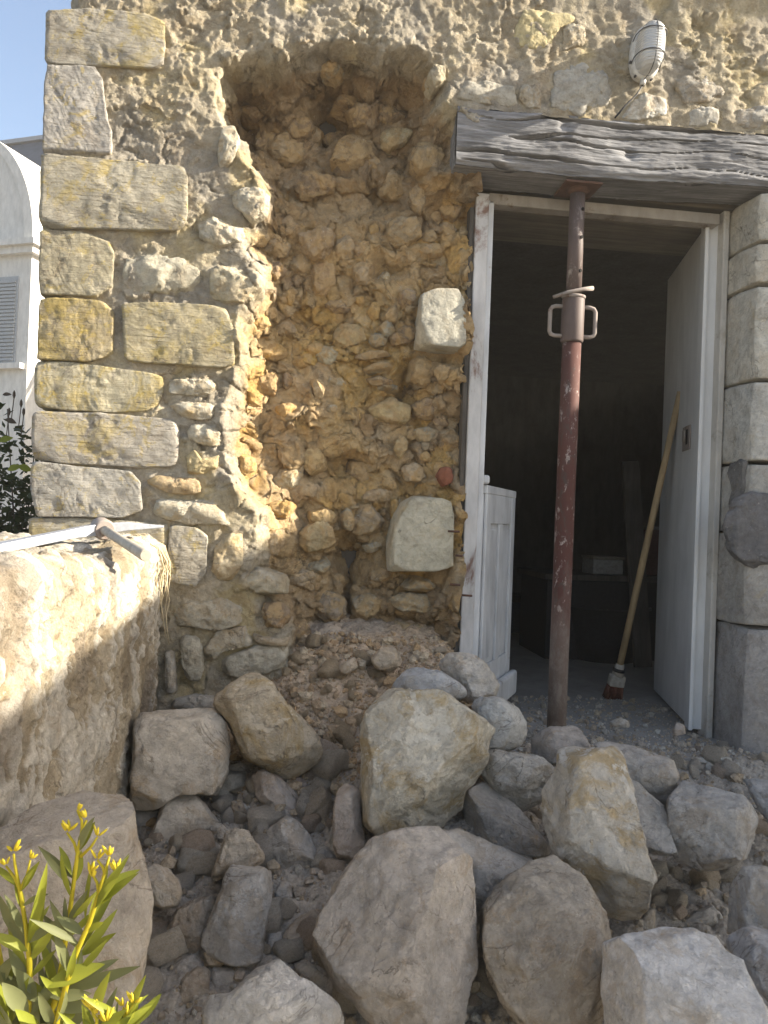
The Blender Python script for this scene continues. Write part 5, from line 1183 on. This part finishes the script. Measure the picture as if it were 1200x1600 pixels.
# ---- dark rose bush beyond the house corner
rc = Vector(at_depth(8, 800, 3.1)); rs = empty('rose_bush', (rc.x, rc.y, -0.36)); tag(rs, 'dark leafy rose bush with thin stems beyond the low wall', 'bush')
m = MB(); tips = []
for i in range(26):
    p = Vector((rc.x+rb.uniform(-0.25, 0.12), rc.y+rb.uniform(-0.2, 0.3), -0.36)); top = Vector((p.x+rb.uniform(-0.22, 0.22), p.y+rb.uniform(-0.15, 0.15), 0.70+rb.uniform(-0.15, 0.42)))
    mid = p.lerp(top, 0.6)+Vector((rb.uniform(-0.06, 0.06), rb.uniform(-0.05, 0.05), 0)); m.tube([p, mid, top], [0.006, 0.004, 0.0018], 6); tips += [(mid, top)]
m.build('stems', M_twig, rs)
V = []; F = []
for (a, b) in tips:
    for j in range(170):
        t = rb.random()**0.8; q = (a.lerp(b, t) if rb.random() < 0.8 else Vector((rc.x+rb.uniform(-.3, .14), rc.y+rb.uniform(-.2, .3), rb.uniform(-0.1, 0.8))))+Vector((rb.gauss(0, 0.05), rb.gauss(0, 0.05), rb.gauss(0, 0.04)))
        if t > 0.8 and rb.random() < 0.6: continue
        d = Vector((rb.uniform(-1, 1), rb.uniform(-1, 1), rb.uniform(-0.6, 0.8))).normalized(); sd = d.cross(Vector((rb.uniform(-1, 1), rb.uniform(-1, 1), 1))).normalized(); L = rb.uniform(0.025, 0.055); k = len(V)
        V += [q, q+d*L*0.4+sd*L*0.3, q+d*L, q+d*L*0.4-sd*L*0.3]; F.append((k, k+1, k+2, k+3))
m = MB(); m.add(V, F); m.build('foliage', M_bushleaf, rs)
for (x, y, L) in ((12, 735, 0.05), (28, 728, 0.05), (-2, 690, 0.05), (8, 655, 0.04), (4, 617, 0.03)):
    p = Vector(at_depth(x, y, 2.85)); leaf(p, Vector((rb.uniform(0.3, 1), 0, rb.uniform(-.3, .4))), L, L*0.55, Vector((0, -1, 0.4)), 'leaf', M_leaf if y > 680 else M_twig, rs)
for (x, y) in ((22, 618), (33, 632), (37, 645), (14, 645)):
    p = Vector(at_depth(x, y, 2.95)); MB().tube([p-Vector((0.006, 0, 0.09)), p-Vector((0, 0, 0.012)), p, p+Vector((0, 0, 0.012)), p+Vector((0, 0, 0.02))], [0.0018, 0.0018, 0.006, 0.005, 0.001], 7).build('rose_bud', M_twig, rs)

# ================================================================== HOUSE BEYOND
hd_ = 13.0
def hp(px, py, d=hd_): return Vector(at_depth(px, py, d))
corner = hp(33, 790); corner.z = -0.36
th = R(-27)
hx_ = Vector((math.cos(th), math.sin(th), 0)); 
# front runs to the left from the corner, its side runs back to the right
fl = -Vector((math.cos(R(-24)), math.sin(R(-24)), 0)); sdv = Vector((fl.y, -fl.x, 0)) if False else Vector((-fl.y, fl.x, 0))
if sdv.y < 0: sdv = -sdv
mh = empty('manor_house', corner); tag(mh, 'pale stone house with slate roof and tall curved gable beyond the garden', 'house')
M_manor = paint_material('pale_limestone', (0.58, 0.57, 0.54), (0.40, 0.39, 0.36), 0.58, 0.72, 1.2, 0.9, 0.8)
M_slate = flat('slate_roof', (0.085, 0.09, 0.105), 0.6, 0, 0.01, 6); M_shut = flat('grey_shutter', (0.33, 0.35, 0.37), 0.7)
def hq(a, b, z): return corner+fl*a+sdv*b+Vector((0, 0, z+0.36))
def hbox(name, a0, a1, b0, b1, z0, z1, mat, parent=mh, bev=0.0):
    V = [hq(a, b, z) for z in (z0, z1) for (a, b) in ((a0, b0), (a1, b0), (a1, b1), (a0, b1))]
    m = MB(); m.add(V, [(0,1,2,3),(7,6,5,4),(0,4,5,1),(1,5,6,2),(2,6,7,3),(3,7,4,0)]); return m.build(name, mat, parent, bevel=bev)
zc = hp(43, 385).z
hbox('wall', 0, 3.2, 0, 5.0, -0.36, zc, M_manor)
cn = hbox('cornice', -0.20, 3.4, -0.20, 5.1, zc, zc+0.10, M_manor); hbox('cornice_band', -0.12, 3.3, -0.12, 5.05, zc-0.12, zc, M_manor, cn)
# curved gable, extruded
npt = 24; GA, GH = 1.45, 1.95
def arc(t): return (0.02+GA*(1-math.cos(t*math.pi/2)), zc+0.10+GH*math.sin(t*math.pi/2))
prof_ = [arc(i/npt) for i in range(npt+1)]+[(2*GA+0.04-a, z) for a, z in [arc(i/npt) for i in range(npt-1, -1, -1)]]
V = [hq(a, b, z) for b in (0.0, 0.9) for (a, z) in prof_]; F = []
nn_ = len(prof_); F.append(tuple(range(nn_))); F.append(tuple(nn_+i for i in reversed(range(nn_))))
for i in range(nn_): F.append((i, nn_+i, nn_+(i+1) % nn_, (i+1) % nn_))
m = MB(); m.add(V, F); m.build('gable', M_manor, mh)
V = []; F = []
for (a, z) in prof_[:npt+1]:
    for (o1, b) in ((-0.07, -0.06), (0.10, -0.06), (0.10, 0.95), (-0.07, 0.95)): V.append(hq(a+o1, b, z+(0.03 if o1 < 0 else -0.02)))
for i in range(npt):
    for k in range(4): F.append((i*4+k, i*4+(k+1) % 4, (i+1)*4+(k+1) % 4, (i+1)*4+k))
cop = MB(); cop.add(V, F); cop.build('coping', M_manor, mh)
pr_ = np.array(hq(0.0, 4.6, 0)); zr = float(CAM[2]+ray(40, 176)[2]*((pr_-CAM) @ _f))
m = MB(); m.add([hq(-6, 1.2, zc-0.3), hq(9, 1.2, zc-0.3), hq(9, 4.6, zr), hq(-6, 4.6, zr), hq(-6, 8, zc-0.3), hq(9, 8, zc-0.3)], [(0, 1, 2, 3), (3, 2, 5, 4)]); ro = m.build('roof', M_slate, mh)
hbox('ridge', -6, 9, 4.5, 4.7, zr-0.03, zr+0.07, flat('zinc_ridge', (0.30, 0.31, 0.33), 0.5), ro)
hbox('wall', -6, 9, 1.3, 7.8, -0.36, zc-0.35, M_manor)
zt_, zb2 = hp(10, 428).z, hp(10, 566).z
wd = hbox('window', 0.24, 1.35, -0.02, 0.02, zb2, zt_, M_shut)
hbox('sill', 0.05, 1.5, -0.12, 0.02, zb2-0.10, zb2-0.005, M_manor, wd)
for i in range(22):
    z = zb2+0.05+(zt_-zb2-0.1)*i/22; hbox('slat', 0.28, 0.78, -0.045, -0.022, z, z+(zt_-zb2)/22*0.6, M_shut, wd)

# ================================================================== ADDED GLARE HAZE
hzm = bpy.data.materials.new('glare_haze'); hzm.use_nodes = True; hn = hzm.node_tree.nodes; hn.clear()
ho = hn.new('ShaderNodeOutputMaterial'); hv = hn.new('ShaderNodeVolumePrincipled')
hv.inputs['Color'].default_value = (0.95, 0.92, 0.86, 1); hv.inputs['Density'].default_value = 0.0048; hv.inputs['Anisotropy'].default_value = 0.2
hzm.node_tree.links.new(hv.outputs[0], ho.inputs['Volume'])
hz = MB().box((-40.5, -40.5, -1.4), (40.5, 40.5, 12.0)).build('haze', hzm)  # added volume: lifts the blacks in place of a lens glare veil
tag(hz, 'thin added haze standing in for lens glare over the scene', 'haze', kind='stuff')
